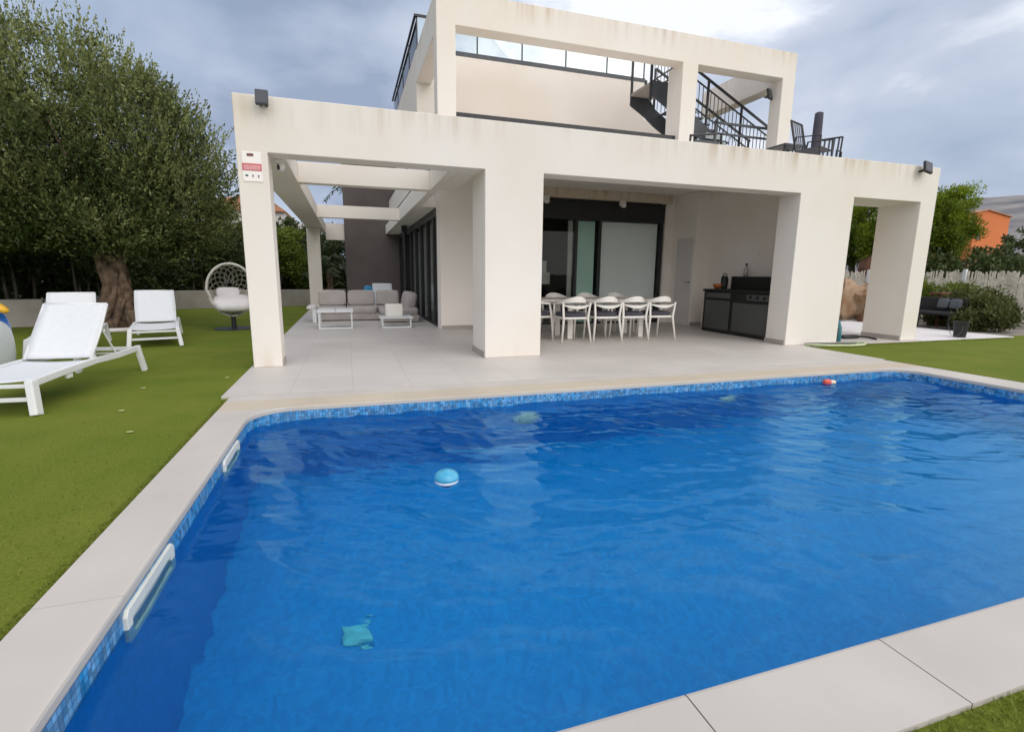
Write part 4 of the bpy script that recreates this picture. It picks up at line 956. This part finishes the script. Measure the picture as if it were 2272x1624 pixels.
# hanging egg chair on a foot
def egg_chair():
    o = local_thing("egg_chair", "pale wicker egg chair with grey cushions standing on the lawn by the left pillar", "egg chair")
    a, cz, h = 0.46, 0.86, 0.56
    m = MB(); hoop = [(a * math.cos(t) * (1 if math.sin(t) > 0 else 0.92), -0.18 - 0.05 * math.sin(t), cz + h * math.sin(t)) for t in np.linspace(0, 2 * math.pi, 41)]
    m.tube(hoop, 0.026, 8, cap=False); m.build("hoop", "pale_wicker", o, smooth=True)
    def shell(u, v):                                                # u angle round, v depth towards the back 0..1
        r = math.cos(v * math.pi / 2) ** 0.75
        return (a * r * math.cos(u), -0.18 + 0.52 * math.sin(v * math.pi / 2), cz + h * r * math.sin(u) * (1.0 if math.sin(u) > 0 else 1.0))
    m = MB()
    for s in (-1, 1):
        for i in range(15):
            u0 = 2 * math.pi * i / 15
            m.tube([shell(u0 + s * 1.5 * k / 12, k / 12 * 0.9) for k in range(13)], 0.011, 5)
    m.build("wicker_back", "wicker", o)
    m = MB()
    for i in range(26):                                             # denser basket below
        u0 = math.pi + math.pi * (i + 0.5) / 26
        m.tube([shell(u0, k / 6 * 0.85) for k in range(7)], 0.012, 5)
    for v in np.linspace(0.05, 0.8, 8): m.tube([shell(math.pi + math.pi * k / 14, v) for k in range(15)], 0.010, 5)
    m.build("basket", "pale_wicker", o)
    m = MB(); m.cushion((0.02, -0.02, 0.60), (0.80, 0.66, 0.24), 0.7, 26, 14, rot=Matrix.Rotation(R(16), 3, 'X')); m.cushion((0.02, -0.22, 0.50), (0.66, 0.40, 0.22), 0.8, 26, 14); m.build("seat_cushion", "pale_cushion", o, smooth=True)
    m = MB(); m.cushion((-0.06, 0.12, 0.80), (0.46, 0.12, 0.22), 0.5, 22, 12, rot=Matrix.Rotation(R(-12), 3, 'X')); m.build("pillow", "pale_cushion", o, smooth=True)
    m = MB(); m.tube([(0, 0.05, 0.01), (0, 0.05, 0.34)], 0.05, 12); m.build("foot_post", "black_metal", o)
    m = MB(); m.lathe([(0.40, 0), (0.40, 0.015), (0.08, 0.03)], (0, 0.05, 0.0), 28); m.build("foot_plate", "black_metal", o)
    return o
eg = egg_chair(); place(eg, (-2.32, 11.85, 0.001), R(12), 0.95)

# ------------------------------------------------------------------ right lawn and side path
o = thing("garden_hose", (8.3, 6.6, 0), "pale green hose lying along the lawn edge before the right pillar", "hose")
pts = [(7.55, 6.70), (7.9, 6.56), (8.3, 6.46), (8.65, 6.48), (8.85, 6.60), (8.86, 6.72), (8.7, 6.78)]
m = MB(); m.tube([(x, y, 0.035 + (0.012 if y > 6.67 and x < 8 else 0)) for x, y in pts], 0.020, 10); m.build("tube", "hose_green", o, smooth=True)
m = MB(); m.tube([(7.62, 6.76, 0.042), (8.0, 6.71, 0.042), (8.4, 6.65, 0.042), (8.68, 6.66, 0.03)], 0.024, 10); m.build("dark_hose", "hose_grey", o, smooth=True)
o = thing("pool_brush", (9.45, 7.3, TZ), "black pool cleaning head lying on the pavement between the right pillars", "pool cleaner")
m = MB(); m.cushion((9.35, 7.32, 0.06), (0.42, 0.14, 0.07), 0.4); m.build("head", "black_metal", o, smooth=True)
m = MB(); m.tube([(9.53, 7.28, 0.06), (9.62, 7.15, 0.06), (9.66, 7.0, 0.04)], 0.02, 8); m.build("handle", "black_metal", o)
o = thing("watering_bottle", (8.72, 7.1, TZ), "teal spray bottle and dark brush leaning beside the right pillar", "spray bottle")
m = MB(); m.lathe([(0.06, 0), (0.065, 0.02), (0.06, 0.25), (0.03, 0.34), (0.02, 0.40)], (8.70, 7.05, TZ), 14); m.build("body", "teal_plastic", o, smooth=True)
m = MB(); m.tube([(8.58, 7.0, TZ), (8.60, 7.04, 0.65)], 0.012, 8); m.build("stick", "white_plastic", o)
m = MB(); m.cushion((8.575, 6.99, 0.16), (0.10, 0.05, 0.26), 0.4); m.build("brush", "black_metal", o, smooth=True)
o = thing("black_bucket", (11.9, 6.95, 0.018), "black bucket with wire handle on the side path by the lawn", "bucket")
m = MB(); m.lathe([(0.10, 0), (0.13, 0.30), (0.14, 0.30), (0.14, 0.32), (0.12, 0.32), (0.095, 0.02)], (11.95, 6.97, 0.019), 20); m.build("body", "cabinet_black", o, smooth=False)
m = MB(); m.tube([(11.95 - 0.15, 6.97 - 0.13 * math.cos(a), 0.26 - 0.22 * math.sin(a)) for a in np.linspace(0, math.pi, 9)], 0.006, 6); m.build("handle", "steel", o)
m = MB(); m.box(13.25, 18.0, 6.95, 16.0, -0.02, 0.006); struct(m.build("garden_bed", "gravel_bed"))
o = thing("garden_bench", (13.7, 8.55, 0.006), "dark garden bench with two grey cushions right of the villa's end pillar", "bench")
m = MB(); m.box(13.42, 13.9, 8.05, 9.15, 0.36, 0.42); m.build("seat", "black_metal", o, bevel=0.01)
m = MB(); m.box(13.90, 13.95, 8.05, 9.15, 0.30, 0.74); m.build("backrest", "black_metal", o, bevel=0.01)
for x in (13.44, 13.86):
    for y in (8.08, 9.07):
        m = MB(); m.box(x, x + 0.05, y, y + 0.05, 0.006, 0.36); m.build("leg", "black_metal", o)
for y in (8.25, 8.52):
    m = MB(); m.cushion((13.84, y, 0.60), (0.12, 0.24, 0.24), 0.4, rot=Matrix.Rotation(R(12), 3, 'Y')); m.build("cushion", "dull_cushion", o, smooth=True)
o = thing("wooden_stool", (14.3, 8.9, 0.006), "small dark wooden stool standing behind the garden bench", "stool")
m = MB(); m.box(14.1, 14.45, 8.75, 9.05, 0.80, 0.86); m.build("seat", "brown_wood", o, bevel=0.01)
for x in (14.12, 14.39):
    for y in (8.78, 8.98):
        m = MB(); m.box(x, x + 0.04, y, y + 0.04, 0.006, 0.80); m.build("leg", "brown_wood", o)
# weathered slatted fence along the plot edge
A, B = Vector((16.5, 17.0, 0)), Vector((16.9, 4.0, 0)); D = B - A; Nn = Vector((-D.y, D.x, 0)).normalized()
fc = thing("slatted_fence", (16.7, 9.5, 0.0), "pale weathered slatted garden fence along the right plot edge", "fence")
nsl = 330; L = D.length
m = MB()
for i in range(nsl):
    p = A + D * ((i + 0.5) / nsl); w = L / nsl * random.uniform(0.72, 1.0); h = 1.40 + random.choice((0, 0, 0.02, -0.06, -0.16)) + random.uniform(-0.03, 0.03); lean = random.uniform(-0.012, 0.012)
    m.bar((p.x, p.y, 0.0), (p.x + Nn.x * random.uniform(-.01, .01), p.y + lean, h), w, 0.014, up=Nn)
ob = m.build("slat", "fence_slat", fc); ob['kind'] = 'stuff'
for z in (0.35, 1.12):
    m = MB(); p = A + Nn * 0.03; q = B + Nn * 0.03; m.bar((p.x, p.y, z), (q.x, q.y, z), 0.03, 0.05); m.build("rail", "fence_slat", fc)
for yy in (12.6, 9.85, 6.6):
    p = A + D * ((17.0 - yy) / 13.0) - Nn * 0.04; m = MB(); m.bar((p.x, p.y, 0.0), (p.x, p.y, 1.47), 0.075, 0.075); p = p + Nn * 0.08; m.v = [(x, y, z) for x, y, z in m.v]; m.build("post", "white_metal", fc)
# beige rocky bank and timber seen through the right opening
def boulder(c, size, lab, mat="beige_rock", seed=0):
    rr = random.Random(seed); m = MB(); m.cushion((0, 0, 0), size, 0.6, 13, 8)
    ph = [rr.uniform(0, 6.3) for _ in range(6)]
    m.v = [(c[0] + x * (1 + 0.16 * math.sin(5 * z + ph[0]) + 0.12 * math.sin(7 * y + ph[1])) + rr.uniform(-.05, .05), c[1] + y * (1 + 0.14 * math.sin(6 * x + ph[2])) + rr.uniform(-.04, .04), max(0.0, c[2] + z * (1 + 0.15 * math.sin(5 * x + ph[3]) + 0.1 * math.sin(9 * y + ph[4])) + rr.uniform(-.05, .05))) for x, y, z in m.v]
    return tag(m.build("boulder", mat), lab, "boulder", "beige boulders seen between the right pillars")
boulder((13.75, 11.15, 0.50), (1.0, 0.6, 1.1), "pale beige boulder at the left of the right opening", seed=1)
boulder((14.3, 10.85, 0.50), (0.75, 0.6, 1.0), "orange stained boulder at the right of the right opening", seed=2)
boulder((18.6, 13.8, 1.5), (1.4, 0.8, 1.1), "dark brown boulder rising behind the fence between the pillars", "brown_wood", seed=3)
tag(MB().box(13.27, 14.9, 10.12, 10.24, 0.0, 0.22).build("timber_edging", "brown_wood", bevel=0.01), "dark timber edging before the beige boulders", "edging")
tag(MB().box(20.5, 23.5, 12.9, 13.1, 0.0, 1.75).build("red_wall", "maroon_paint", bevel=0.02), "low dark red garden wall beyond the fence under the pine", "wall")

# ------------------------------------------------------------------ trees and plants
def in_ellipsoids(n, els, shell=0.45):
    """points spread through a union of ellipsoids, thicker towards the outside"""
    out = []; w = np.array([e[3] * e[4] * e[5] for e in els]); w = w / w.sum()
    per = RNG.multinomial(n, w)
    for e, k_ in zip(els, per):
        d = RNG.normal(0, 1, (k_, 3)); d /= np.linalg.norm(d, axis=1, keepdims=True)
        r = 1 - shell * RNG.uniform(0, 1, (k_, 1)) ** 1.3
        out.append(np.array(e[:3]) + d * r * np.array(e[3:]))
    return np.concatenate(out)

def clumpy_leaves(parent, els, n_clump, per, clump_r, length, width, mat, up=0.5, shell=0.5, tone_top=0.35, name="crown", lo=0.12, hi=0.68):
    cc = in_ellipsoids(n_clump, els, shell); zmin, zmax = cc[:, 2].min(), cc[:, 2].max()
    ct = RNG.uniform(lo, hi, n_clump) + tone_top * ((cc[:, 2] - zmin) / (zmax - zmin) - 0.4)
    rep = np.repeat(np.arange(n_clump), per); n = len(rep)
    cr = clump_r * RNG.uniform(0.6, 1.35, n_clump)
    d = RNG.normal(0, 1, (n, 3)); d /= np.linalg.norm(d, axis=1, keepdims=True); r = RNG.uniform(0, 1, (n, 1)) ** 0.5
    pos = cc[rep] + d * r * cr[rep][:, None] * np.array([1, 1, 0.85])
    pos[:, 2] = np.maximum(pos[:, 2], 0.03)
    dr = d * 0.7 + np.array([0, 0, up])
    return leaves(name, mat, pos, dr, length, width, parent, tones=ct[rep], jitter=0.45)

# big olive
ol = thing("olive_tree", (-4.5, 12.35, 0), "huge bushy olive tree with a twisted trunk left of the villa", "tree")
m = MB()
for i in range(10):
    a0 = 2 * math.pi * i / 10; tw = 1.7; pts = []; rad = []
    for k_ in range(19):
        u = k_ / 18; z = -0.02 + 1.75 * u; rr = 0.17 * (1 - u) ** 2.6 + 0.165 + 0.20 * max(0, u - 0.6)
        a = a0 + tw * u + 0.35 * math.sin(5 * u + i * 1.7); wv = 0.035 * math.sin(9 * u + i * 2.3)
        pts.append((-4.50 + 0.10 * u - 0.30 * max(0, u - 0.45) + (rr + wv) * math.cos(a), 12.35 + (rr + wv) * 0.8 * math.sin(a), z)); rad.append((0.070 + 0.055 * (1 - u) ** 3) * (0.75 + 0.5 * math.sin(7 * u + i * 2.1)))
    m.tube(pts, rad, 10, wob=0.14)
m.tube([(-4.50, 12.35, -0.02), (-4.45, 12.35, 0.6), (-4.52, 12.35, 1.7)], [0.22, 0.14, 0.17], 10, wob=0.1)
m.build("trunk", "bark", ol, smooth=True)
limbs = [((-5.6, 12.3, 2.6), (-6.4, 12.3, 3.6)), ((-3.7, 12.6, 2.6), (-3.3, 12.9, 3.4)), ((-4.7, 13.2, 3.0), (-4.9, 13.6, 4.2)), ((-4.8, 12.2, 2.8), (-5.2, 12.2, 4.0)), ((-6.2, 12.9, 2.4), (-7.6, 12.9, 3.2))]
for q1, q2 in limbs:
    m = MB(); m.tube([(-4.4, 12.4, 1.45), (Vector((-4.4, 12.4, 1.6)).lerp(Vector(q1), 0.5) + Vector((0, 0, 0.1))), q1, q2], [0.11, 0.08, 0.05, 0.02], 8, wob=0.12); m.build("limb", "bark", ol, smooth=True)
els = [(-4.7, 11.7, 1.95, 1.5, 0.7, 0.55), (-6.9, 11.8, 2.0, 1.5, 0.7, 0.6), (-5.6, 12.8, 3.65, 2.75, 2.1, 2.05), (-3.8, 12.8, 3.15, 1.5, 1.6, 1.85), (-7.7, 12.8, 3.5, 2.2, 2.0, 2.5), (-3.15, 12.9, 2.6, 1.0, 1.3, 1.15), (-5.2, 12.7, 2.3, 2.6, 1.8, 0.95), (-8.0, 12.7, 2.3, 2.2, 1.8, 1.0)]
ns = 9000; base = in_ellipsoids(ns, els, 0.28)
skirt = in_ellipsoids(1100, [(-4.9, 11.5, 1.85, 1.9, 0.6, 0.5), (-7.2, 11.7, 1.85, 1.8, 0.6, 0.5), (-3.3, 12.2, 1.8, 0.9, 0.6, 0.45)], 0.8)
base = np.concatenate([base, skirt]); ns = len(base)
lump = 0.5 + 0.5 * np.sin(2.6 * base[:, 0] + 1.3 * base[:, 2]) * np.sin(2.2 * base[:, 2] + 1.7 * base[:, 1] + 1.0)
cen = np.array([-5.2, 12.8, 3.0]); base = cen + (base - cen) * (0.89 + 0.15 * lump)[:, None]
base[:, 2] = np.maximum(base[:, 2], 1.30 + RNG.uniform(0, 0.45, ns))
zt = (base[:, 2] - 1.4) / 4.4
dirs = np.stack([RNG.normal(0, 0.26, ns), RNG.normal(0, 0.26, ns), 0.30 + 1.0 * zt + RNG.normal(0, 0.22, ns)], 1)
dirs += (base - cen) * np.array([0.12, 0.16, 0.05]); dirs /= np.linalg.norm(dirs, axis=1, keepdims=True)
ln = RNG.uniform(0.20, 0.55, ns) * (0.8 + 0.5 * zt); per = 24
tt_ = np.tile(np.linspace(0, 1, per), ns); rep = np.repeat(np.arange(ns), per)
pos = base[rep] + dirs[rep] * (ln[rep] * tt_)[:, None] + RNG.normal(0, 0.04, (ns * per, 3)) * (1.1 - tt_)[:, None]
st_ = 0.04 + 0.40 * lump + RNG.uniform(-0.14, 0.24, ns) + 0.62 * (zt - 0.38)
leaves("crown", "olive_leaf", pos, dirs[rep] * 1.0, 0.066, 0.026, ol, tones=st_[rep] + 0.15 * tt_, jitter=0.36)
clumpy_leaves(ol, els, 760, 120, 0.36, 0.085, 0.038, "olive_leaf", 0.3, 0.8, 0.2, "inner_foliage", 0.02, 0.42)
m = MB(); m.tube([(-4.52 + 0.62 * math.cos(a), 12.3 + 0.55 * math.sin(a), 0.03) for a in np.linspace(0, 2 * math.pi, 33)], 0.045, 8); tag(m.build("tree_ring_kerb", "pale_paving", smooth=True), "pale round kerb in the lawn at the foot of the olive", "kerb")

# boundary wall on the left
w = MB(); path = [(-13, 12.0), (-6.2, 13.35), (-5.45, 14.4), (-5.2, 18.5), (-1.0, 19.9), (-0.1, 20.1)]
for (x0, y0), (x1, y1) in zip(path, path[1:]): w.bar((x0, y0, 0.27), (x1, y1, 0.27), 0.22, 0.60)
tag(w.build("garden_wall", "concrete", bevel=0.01), "low rough grey garden wall behind the olive and lawn", "wall")

def hedge_shrub(h, seed):
    o = local_thing("hedge_shrub", "dark evergreen shrub", "shrub", "dark shrubs of the hedge behind the garden wall")
    for q in range(3):
        x = random.uniform(-0.4, 0.4); y = random.uniform(-0.2, 0.2)
        m = MB(); m.tube([(x, y, 0), (x + random.uniform(-.08, .08), y, h * 0.3), (x * 1.3, y, h * 0.75)], [0.035, 0.028, 0.012], 7, wob=0.1); m.build("stem", "thin_bark", o, smooth=True)
    clumpy_leaves(o, [(0, 0, h * 0.66, 0.85, 0.55, h * 0.36), (0.3, 0.1, h * 0.52, 0.6, 0.5, h * 0.28)], 90, 70, 0.24, 0.10, 0.045, "hedge_leaf", 0.2, 0.9, 0.3, "foliage")
    return o
hs = [hedge_shrub(2.3, 1), hedge_shrub(2.7, 2)]
hb = []
def hedge_full(h):
    o = local_thing("hedge_bush", "dense dark hedge bush leafed to the ground", "shrub", "dense bushes of the hedge's back row")
    m = MB(); m.tube([(0, 0, 0), (0.05, 0, h * 0.4), (0, 0.05, h * 0.8)], [0.06, 0.04, 0.015], 7); m.build("stem", "thin_bark", o, smooth=True)
    clumpy_leaves(o, [(0, 0, h * 0.5, 1.0, 0.45, h * 0.55), (0.2, 0.1, h * 0.25, 1.1, 0.5, h * 0.3)], 150, 60, 0.28, 0.13, 0.07, "hedge_leaf", 0.1, 0.9, 0.3, "foliage")
    return o
hf = hedge_full(2.6)
hfp = [(-13.5, 15.0, "at its far left end"), (-11.9, 15.2, "second from its far left end"), (-10.3, 15.4, "third from its far left end"), (-8.8, 15.8, "left of the olive trunk"), (-7.4, 16.6, "behind the olive trunk"), (-6.6, 18.2, "right of the olive trunk"), (-6.2, 20.0, "left of the egg chair"), (-4.8, 21.0, "behind the egg chair"), (-3.4, 21.6, "behind the front left pillar"), (-2.0, 22.2, "between the pergola posts"), (-0.5, 22.4, "beside the dark wall")]
for i, (x, y, lab) in enumerate(hfp):
    lab = "dense dark bush of the hedge's back row, " + lab
    if i == 0: place(hf, (x, y, 0), 0.2); hf['label'] = lab
    else: dup(hf, (x, y, 0), -0.6 if -6.7 < x < -6 else random.uniform(-.2, .2), lab, scale=random.uniform(0.95, 1.1))
hpos = [(-12.2, 13.6), (-10.9, 13.7), (-9.7, 14.0), (-8.5, 14.1), (-7.3, 14.6), (-6.3, 15.2), (-6.2, 16.6), (-6.0, 18.2), (-5.4, 19.7), (-4.3, 19.9), (-3.2, 20.4), (-8.0, 16.0), (-10.2, 15.8)]
names = ["far left end of the hedge", "left part of the hedge over the inflatable seat", "hedge stretch over the hidden lounger", "hedge stretch just left of the olive trunk", "hedge stretch right behind the olive trunk", "bend of the garden wall", "stretch between olive and egg chair", "hedge stretch left of the egg chair", "hedge corner behind the egg chair", "hedge stretch left of the front left pillar", "hedge end nearest the pergola", "second row behind the olive", "second row at far left"]
for i, (x, y) in enumerate(hpos):
    lab = "dark evergreen shrub at the " + names[i]
    if i < 2: place(hs[i], (x, y, 0), random.uniform(0, 6)); hs[i]['label'] = lab
    else: dup(hs[i % 2], (x, y, 0), random.uniform(0, 6), lab, scale=random.uniform(0.9, 1.15))

def broad_tree(loc, els, n, per, cr, leaf, mat, lab, name="tree", trunk_r=0.12, ll=0.13, lw=0.07, group=None, cat="tree"):
    o = thing(name, loc, lab, cat, group); top = max(e[2] for e in els)
    cx, cy = np.mean([e[0] for e in els]), np.mean([e[1] for e in els])
    m = MB(); m.tube([(loc[0], loc[1], loc[2]), (loc[0] * 0.6 + cx * 0.4, loc[1] * 0.6 + cy * 0.4, loc[2] + (top - loc[2]) * 0.45), (cx, cy, top)], [trunk_r, trunk_r * 0.75, trunk_r * 0.3], 9, wob=0.08)
    for e in els: m.tube([(loc[0] * 0.6 + cx * 0.4, loc[1] * 0.6 + cy * 0.4, loc[2] + (top - loc[2]) * 0.45), (e[0], e[1], e[2])], [trunk_r * 0.55, trunk_r * 0.15], 7)
    m.build("trunk", "thin_bark", o, smooth=True)
    clumpy_leaves(o, els, n, per, cr, ll, lw, mat, 0.4, 0.7, 0.5, "crown"); return o
# light shrubs and palm behind the pergola
broad_tree((-2.55, 20.9, 0), [(-2.55, 20.9, 1.9, 0.75, 0.7, 0.9), (-2.0, 21.1, 2.2, 0.6, 0.6, 0.8), (-1.7, 20.8, 1.4, 0.5, 0.5, 0.8)], 150, 60, 0.26, None, "shrub_leaf", "bright green shrub seen between the pergola posts", "garden_shrub", 0.05, 0.12, 0.06, cat="shrub")
broad_tree((-4.2, 22.0, 0), [(-4.2, 22.0, 2.2, 1.0, 0.8, 1.3), (-3.4, 22.2, 2.6, 0.8, 0.7, 1.0)], 140, 60, 0.3, None, "bush_leaf", "olive green shrub behind the left front pillar", "garden_shrub", 0.06, 0.12, 0.06, cat="shrub")
broad_tree((-2.2, 25.0, 0), [(-2.6, 25.0, 2.6, 1.6, 0.9, 1.0), (-0.8, 25.2, 2.3, 1.2, 0.8, 1.0)], 150, 60, 0.34, None, "hedge_leaf", "dark shrub mass before the neighbouring house", "garden_shrub", 0.08, 0.14, 0.07, cat="shrub")
def palm(loc, h, nf, fl, lab, name="palm"):
    o = thing(name, loc, lab, "palm"); x0, y0, z0 = loc
    m = MB(); m.tube([(x0, y0, z0), (x0 + 0.05, y0, z0 + h * 0.5), (x0 + 0.02, y0, z0 + h)], [0.13, 0.10, 0.11], 10, wob=0.12); m.build("trunk", "bark", o, smooth=True)
    P = []; Dd = []
    for i in range(nf):
        a = 2 * math.pi * i / nf + random.uniform(-.2, .2); e = random.uniform(0.1, 1.2); 
        for k_ in range(16):
            u = k_ / 15; r = fl * u * (math.cos(e) * 0.9 + 0.1); z = z0 + h + fl * (math.sin(e) * u - 0.75 * u * u)
            c = (x0 + r * math.cos(a), y0 + r * math.sin(a), z)
            for s_ in (-1, 1):
                side = (-math.sin(a) * s_, math.cos(a) * s_); P.append((c[0] + side[0] * 0.09, c[1] + side[1] * 0.09, c[2] - 0.05)); Dd.append((side[0] + 0.5 * math.cos(a), side[1] + 0.5 * math.sin(a), -0.55))
    leaves("fronds", "palm_leaf", P, Dd, 0.34, 0.06, o, jitter=0.12); return o
palm((-0.70, 20.6, 0), 1.55, 17, 1.15, "dark spiky palm beside the dark wall at the terrace end")
palm((0.30, 24.0, 0), 4.9, 13, 1.2, "tall palm whose fronds show beside the dark wall above the beams", "tall_palm")
# small dark bush on the right side path, right pines and background
def bush(loc, els, lab, mat="bush_leaf"): return broad_tree(loc, els, 190, 60, 0.20, None, mat, lab, "garden_bush", 0.04, 0.11, 0.032, cat="bush")
bush((14.9, 8.5, 0), [(14.7, 8.6, 0.62, 0.42, 0.4, 0.36), (15.2, 8.35, 0.55, 0.45, 0.35, 0.42), (15.55, 8.25, 0.36, 0.40, 0.3, 0.30), (14.5, 8.9, 0.36, 0.45, 0.35, 0.36), (15.0, 8.5, 0.25, 0.6, 0.4, 0.25)], "loose dark olive bush growing in the bed before the slatted fence")
bush((13.75, 7.75, 0), [(13.7, 7.8, 0.28, 0.35, 0.3, 0.24), (14.0, 7.55, 0.34, 0.32, 0.28, 0.30), (14.3, 8.0, 0.5, 0.4, 0.3, 0.3)], "small dark olive bush in front of the garden bench")
bush((15.3, 9.8, 0), [(15.2, 10.0, 0.75, 0.7, 0.4, 0.35), (15.8, 9.4, 0.8, 0.5, 0.4, 0.3), (14.9, 10.6, 0.6, 0.5, 0.4, 0.4)], "yellowish green bush behind the garden bench", "shrub_leaf")
def pine(loc, els, lab): return broad_tree(loc, els, 170, 170, 0.33, None, "pine_leaf", lab, "pine_tree", 0.16, 0.12, 0.034, "pines beyond the fence")
pine((20.6, 12.9, 0), [(19.7, 12.9, 3.3, 0.9, 0.9, 0.8), (20.4, 12.7, 3.85, 0.75, 0.7, 0.6), (20.9, 12.9, 3.1, 0.65, 0.8, 0.75), (20.0, 12.6, 2.5, 0.9, 0.8, 0.6)], "bright green pine beyond the fence just right of the villa")
pine((19.0, 13.6, 0), [(19.3, 13.6, 4.1, 0.6, 0.6, 0.7), (19.3, 13.8, 3.0, 0.8, 0.7, 0.9), (18.6, 13.9, 2.6, 0.7, 0.7, 0.9)], "taller narrow pine partly behind the right villa corner")
pine((19.6, 15.5, 0), [(19.3, 15.5, 3.7, 1.2, 1.0, 1.3), (20.6, 15.8, 3.4, 1.1, 1.0, 1.4), (18.2, 15.9, 3.2, 1.0, 1.0, 1.4), (19.4, 15.6, 2.2, 1.3, 0.9, 0.8)], "pine seen through the opening between the right pillars")
for x, y, h_, lab in ((23.6, 13.2, 2.35, "dark green round shrub below the orange house"), (26.6, 13.5, 2.0, "dark shrub at the right edge beyond the fence"), (20.0, 11.6, 1.9, "brownish undergrowth shrub below the bright pine"), (18.6, 11.9, 1.9, "dark undergrowth shrub at the foot of the pines"), (23.0, 11.8, 1.9, "low olive green shrub just beyond the fence"), (31.6, 16.5, 3.6, "dark tree clump right of the orange house")):
    broad_tree((x, y, 0), [(x, y, h_ * 0.6, 1.0, 0.8, h_ * 0.5), (x + 0.9, y + 0.2, h_ * 0.5, 0.8, 0.7, h_ * 0.42), (x - 0.9, y, h_ * 0.45, 0.8, 0.7, h_ * 0.4)], 110, 60, 0.3, None, "hedge_leaf" if h_ > 1.4 else "bush_leaf", lab, "wild_shrub", 0.06, 0.14, 0.07, "shrubs beyond the fence", "shrub")

# ------------------------------------------------------------------ houses and hills
hx, hy = 47.9, 27.0
oh = thing("orange_house", (hx, hy, 0), "orange gabled house beyond the trees at right", "house")
m = MB(); m.prism([(-2.0, 0), (2.0, 0), (1.95, 6.0), (-0.85, 6.38), (-2.0, 6.15)], 0, 5); m.v = [(hx + x, hy + y, z) for x, y, z in m.v]; m.build("wall", "orange_wall", oh)
m = MB(); m.prism([(-2.1, 6.15), (-0.85, 6.39), (2.06, 5.99), (2.06, 6.05), (-0.85, 6.46), (-2.1, 6.21)], -0.12, 5.1); m.v = [(hx + x, hy + y, z) for x, y, z in m.v]; m.build("roof", "roof_tile", oh)
m = MB(); m.box(hx - 1.7, hx - 1.3, hy - 0.03, hy + 0.02, 4.2, 5.0); m.build("window", "window_dark", oh)
nh = thing("white_house", (-4.2, 32, 0), "white neighbouring house with terracotta roof seen past the left pillar", "house")
m = MB(); m.box(-7.5, -3.25, 32, 38, 0, 4.55); m.box(-3.25, -2.2, 32.1, 38, 0, 3.95); m.build("wall", "far_white", nh)
m = MB(); m.prism([(-7.8, 4.5), (-3.1, 4.5), (-3.7, 4.95), (-5.0, 5.3), (-7.0, 4.95)], 31.7, 38.3); m.build("roof", "roof_tile", nh)
for x in (-6.6, -4.9, -3.3):
    m = MB(); m.box(x, x + 0.8, 31.96, 32.02, 1.8, 3.2); m.build("window", "window_dark", nh)
def hills():
    m = MB(); k = 90; vs = []; fs = []
    for i in range(k + 1):
        a = R(-20 + 130 * i / k)                               # bearing from +y towards +x
        for j in range(9):
            d = 520 + 80 * j; u = j / 8
            z = (92 + 14 * math.sin(5 * a + 1) + 8 * math.sin(13 * a) + 4 * math.sin(31 * a + 2)) * math.sin(u * math.pi / 2) ** 1.2 * (d / 1000) * 1.17 + 5 * math.sin(i * 0.9 + j) * u * (1 - u)
            z *= max(0.02, min(1, (math.degrees(a) - 20) / 30))
            vs.append((d * math.sin(a), d * math.cos(a), z - 1.0))
    for i in range(k):
        for j in range(8): q = i * 9 + j; fs.append((q, q + 1, q + 10, q + 9))
    m.add(vs, fs); struct(m.build("hills", "hill_scrub", smooth=True))
hills()

# ------------------------------------------------------------------ turf blades near the camera and fallen leaves
def turf(n, x0, x1, y0, y1):
    P = np.stack([RNG.uniform(x0, x1, n), RNG.uniform(y0, y1, n), np.full(n, 0.008)], 1); return P
P = np.concatenate([turf(60000, -2.6, -1.125, 1.2, 5.0), turf(8000, 1.3, 2.9, 0.30, 0.76)])
P = P[RNG.uniform(0, 1, len(P)) < np.where(P[:, 1] < 0.8, 1.0, np.clip((4.8 - P[:, 1]) / 3.0, 0, 1) * np.clip((P[:, 0] + 2.6) / 0.8, 0, 1) * 0.10)]
fr_ = np.concatenate([np.stack([RNG.uniform(-1.17, -1.118, 2600), RNG.uniform(1.0, 5.2, 2600), np.full(2600, 0.006)], 1), np.stack([RNG.uniform(7.44, 7.52, 4000), RNG.uniform(2.5, 6.6, 4000), np.full(4000, 0.010)], 1), np.stack([RNG.uniform(8.4, 13.0, 5000), RNG.uniform(6.60, 6.70, 5000), np.full(5000, 0.012)], 1)])
P = np.concatenate([P, fr_])
g = leaves("grass", "grass_blade", P, np.tile([0.0, 0.0, 0.75], (len(P), 1)), 0.022, 0.0045, jitter=0.6)
tag(g, "short olive green turf blades along the pool edging", "grass", kind='stuff')
for i, (x, y) in enumerate(((-1.9, 5.0), (-2.05, 5.95), (-1.35, 6.3), (-4.6, 7.3), (-3.2, 14.0), (-1.6, 4.3))):
    m = MB(); m.cushion((x, y, 0.014), (0.05, 0.025, 0.006), 0.8, 10, 6); tag(m.build("fallen_leaf", "dry_leaf", smooth=True), ["dry leaf on the lawn between lounger and coping", "dry leaf on the lawn beside the nearest lounger", "dry leaf on the lawn near the front left pillar", "yellow leaf on the grass by the inflatable seat", "dry leaf on the grass left of the egg chair", "dry leaf on the lawn close to the coping corner"][i], "leaf", "fallen leaves on the lawn")
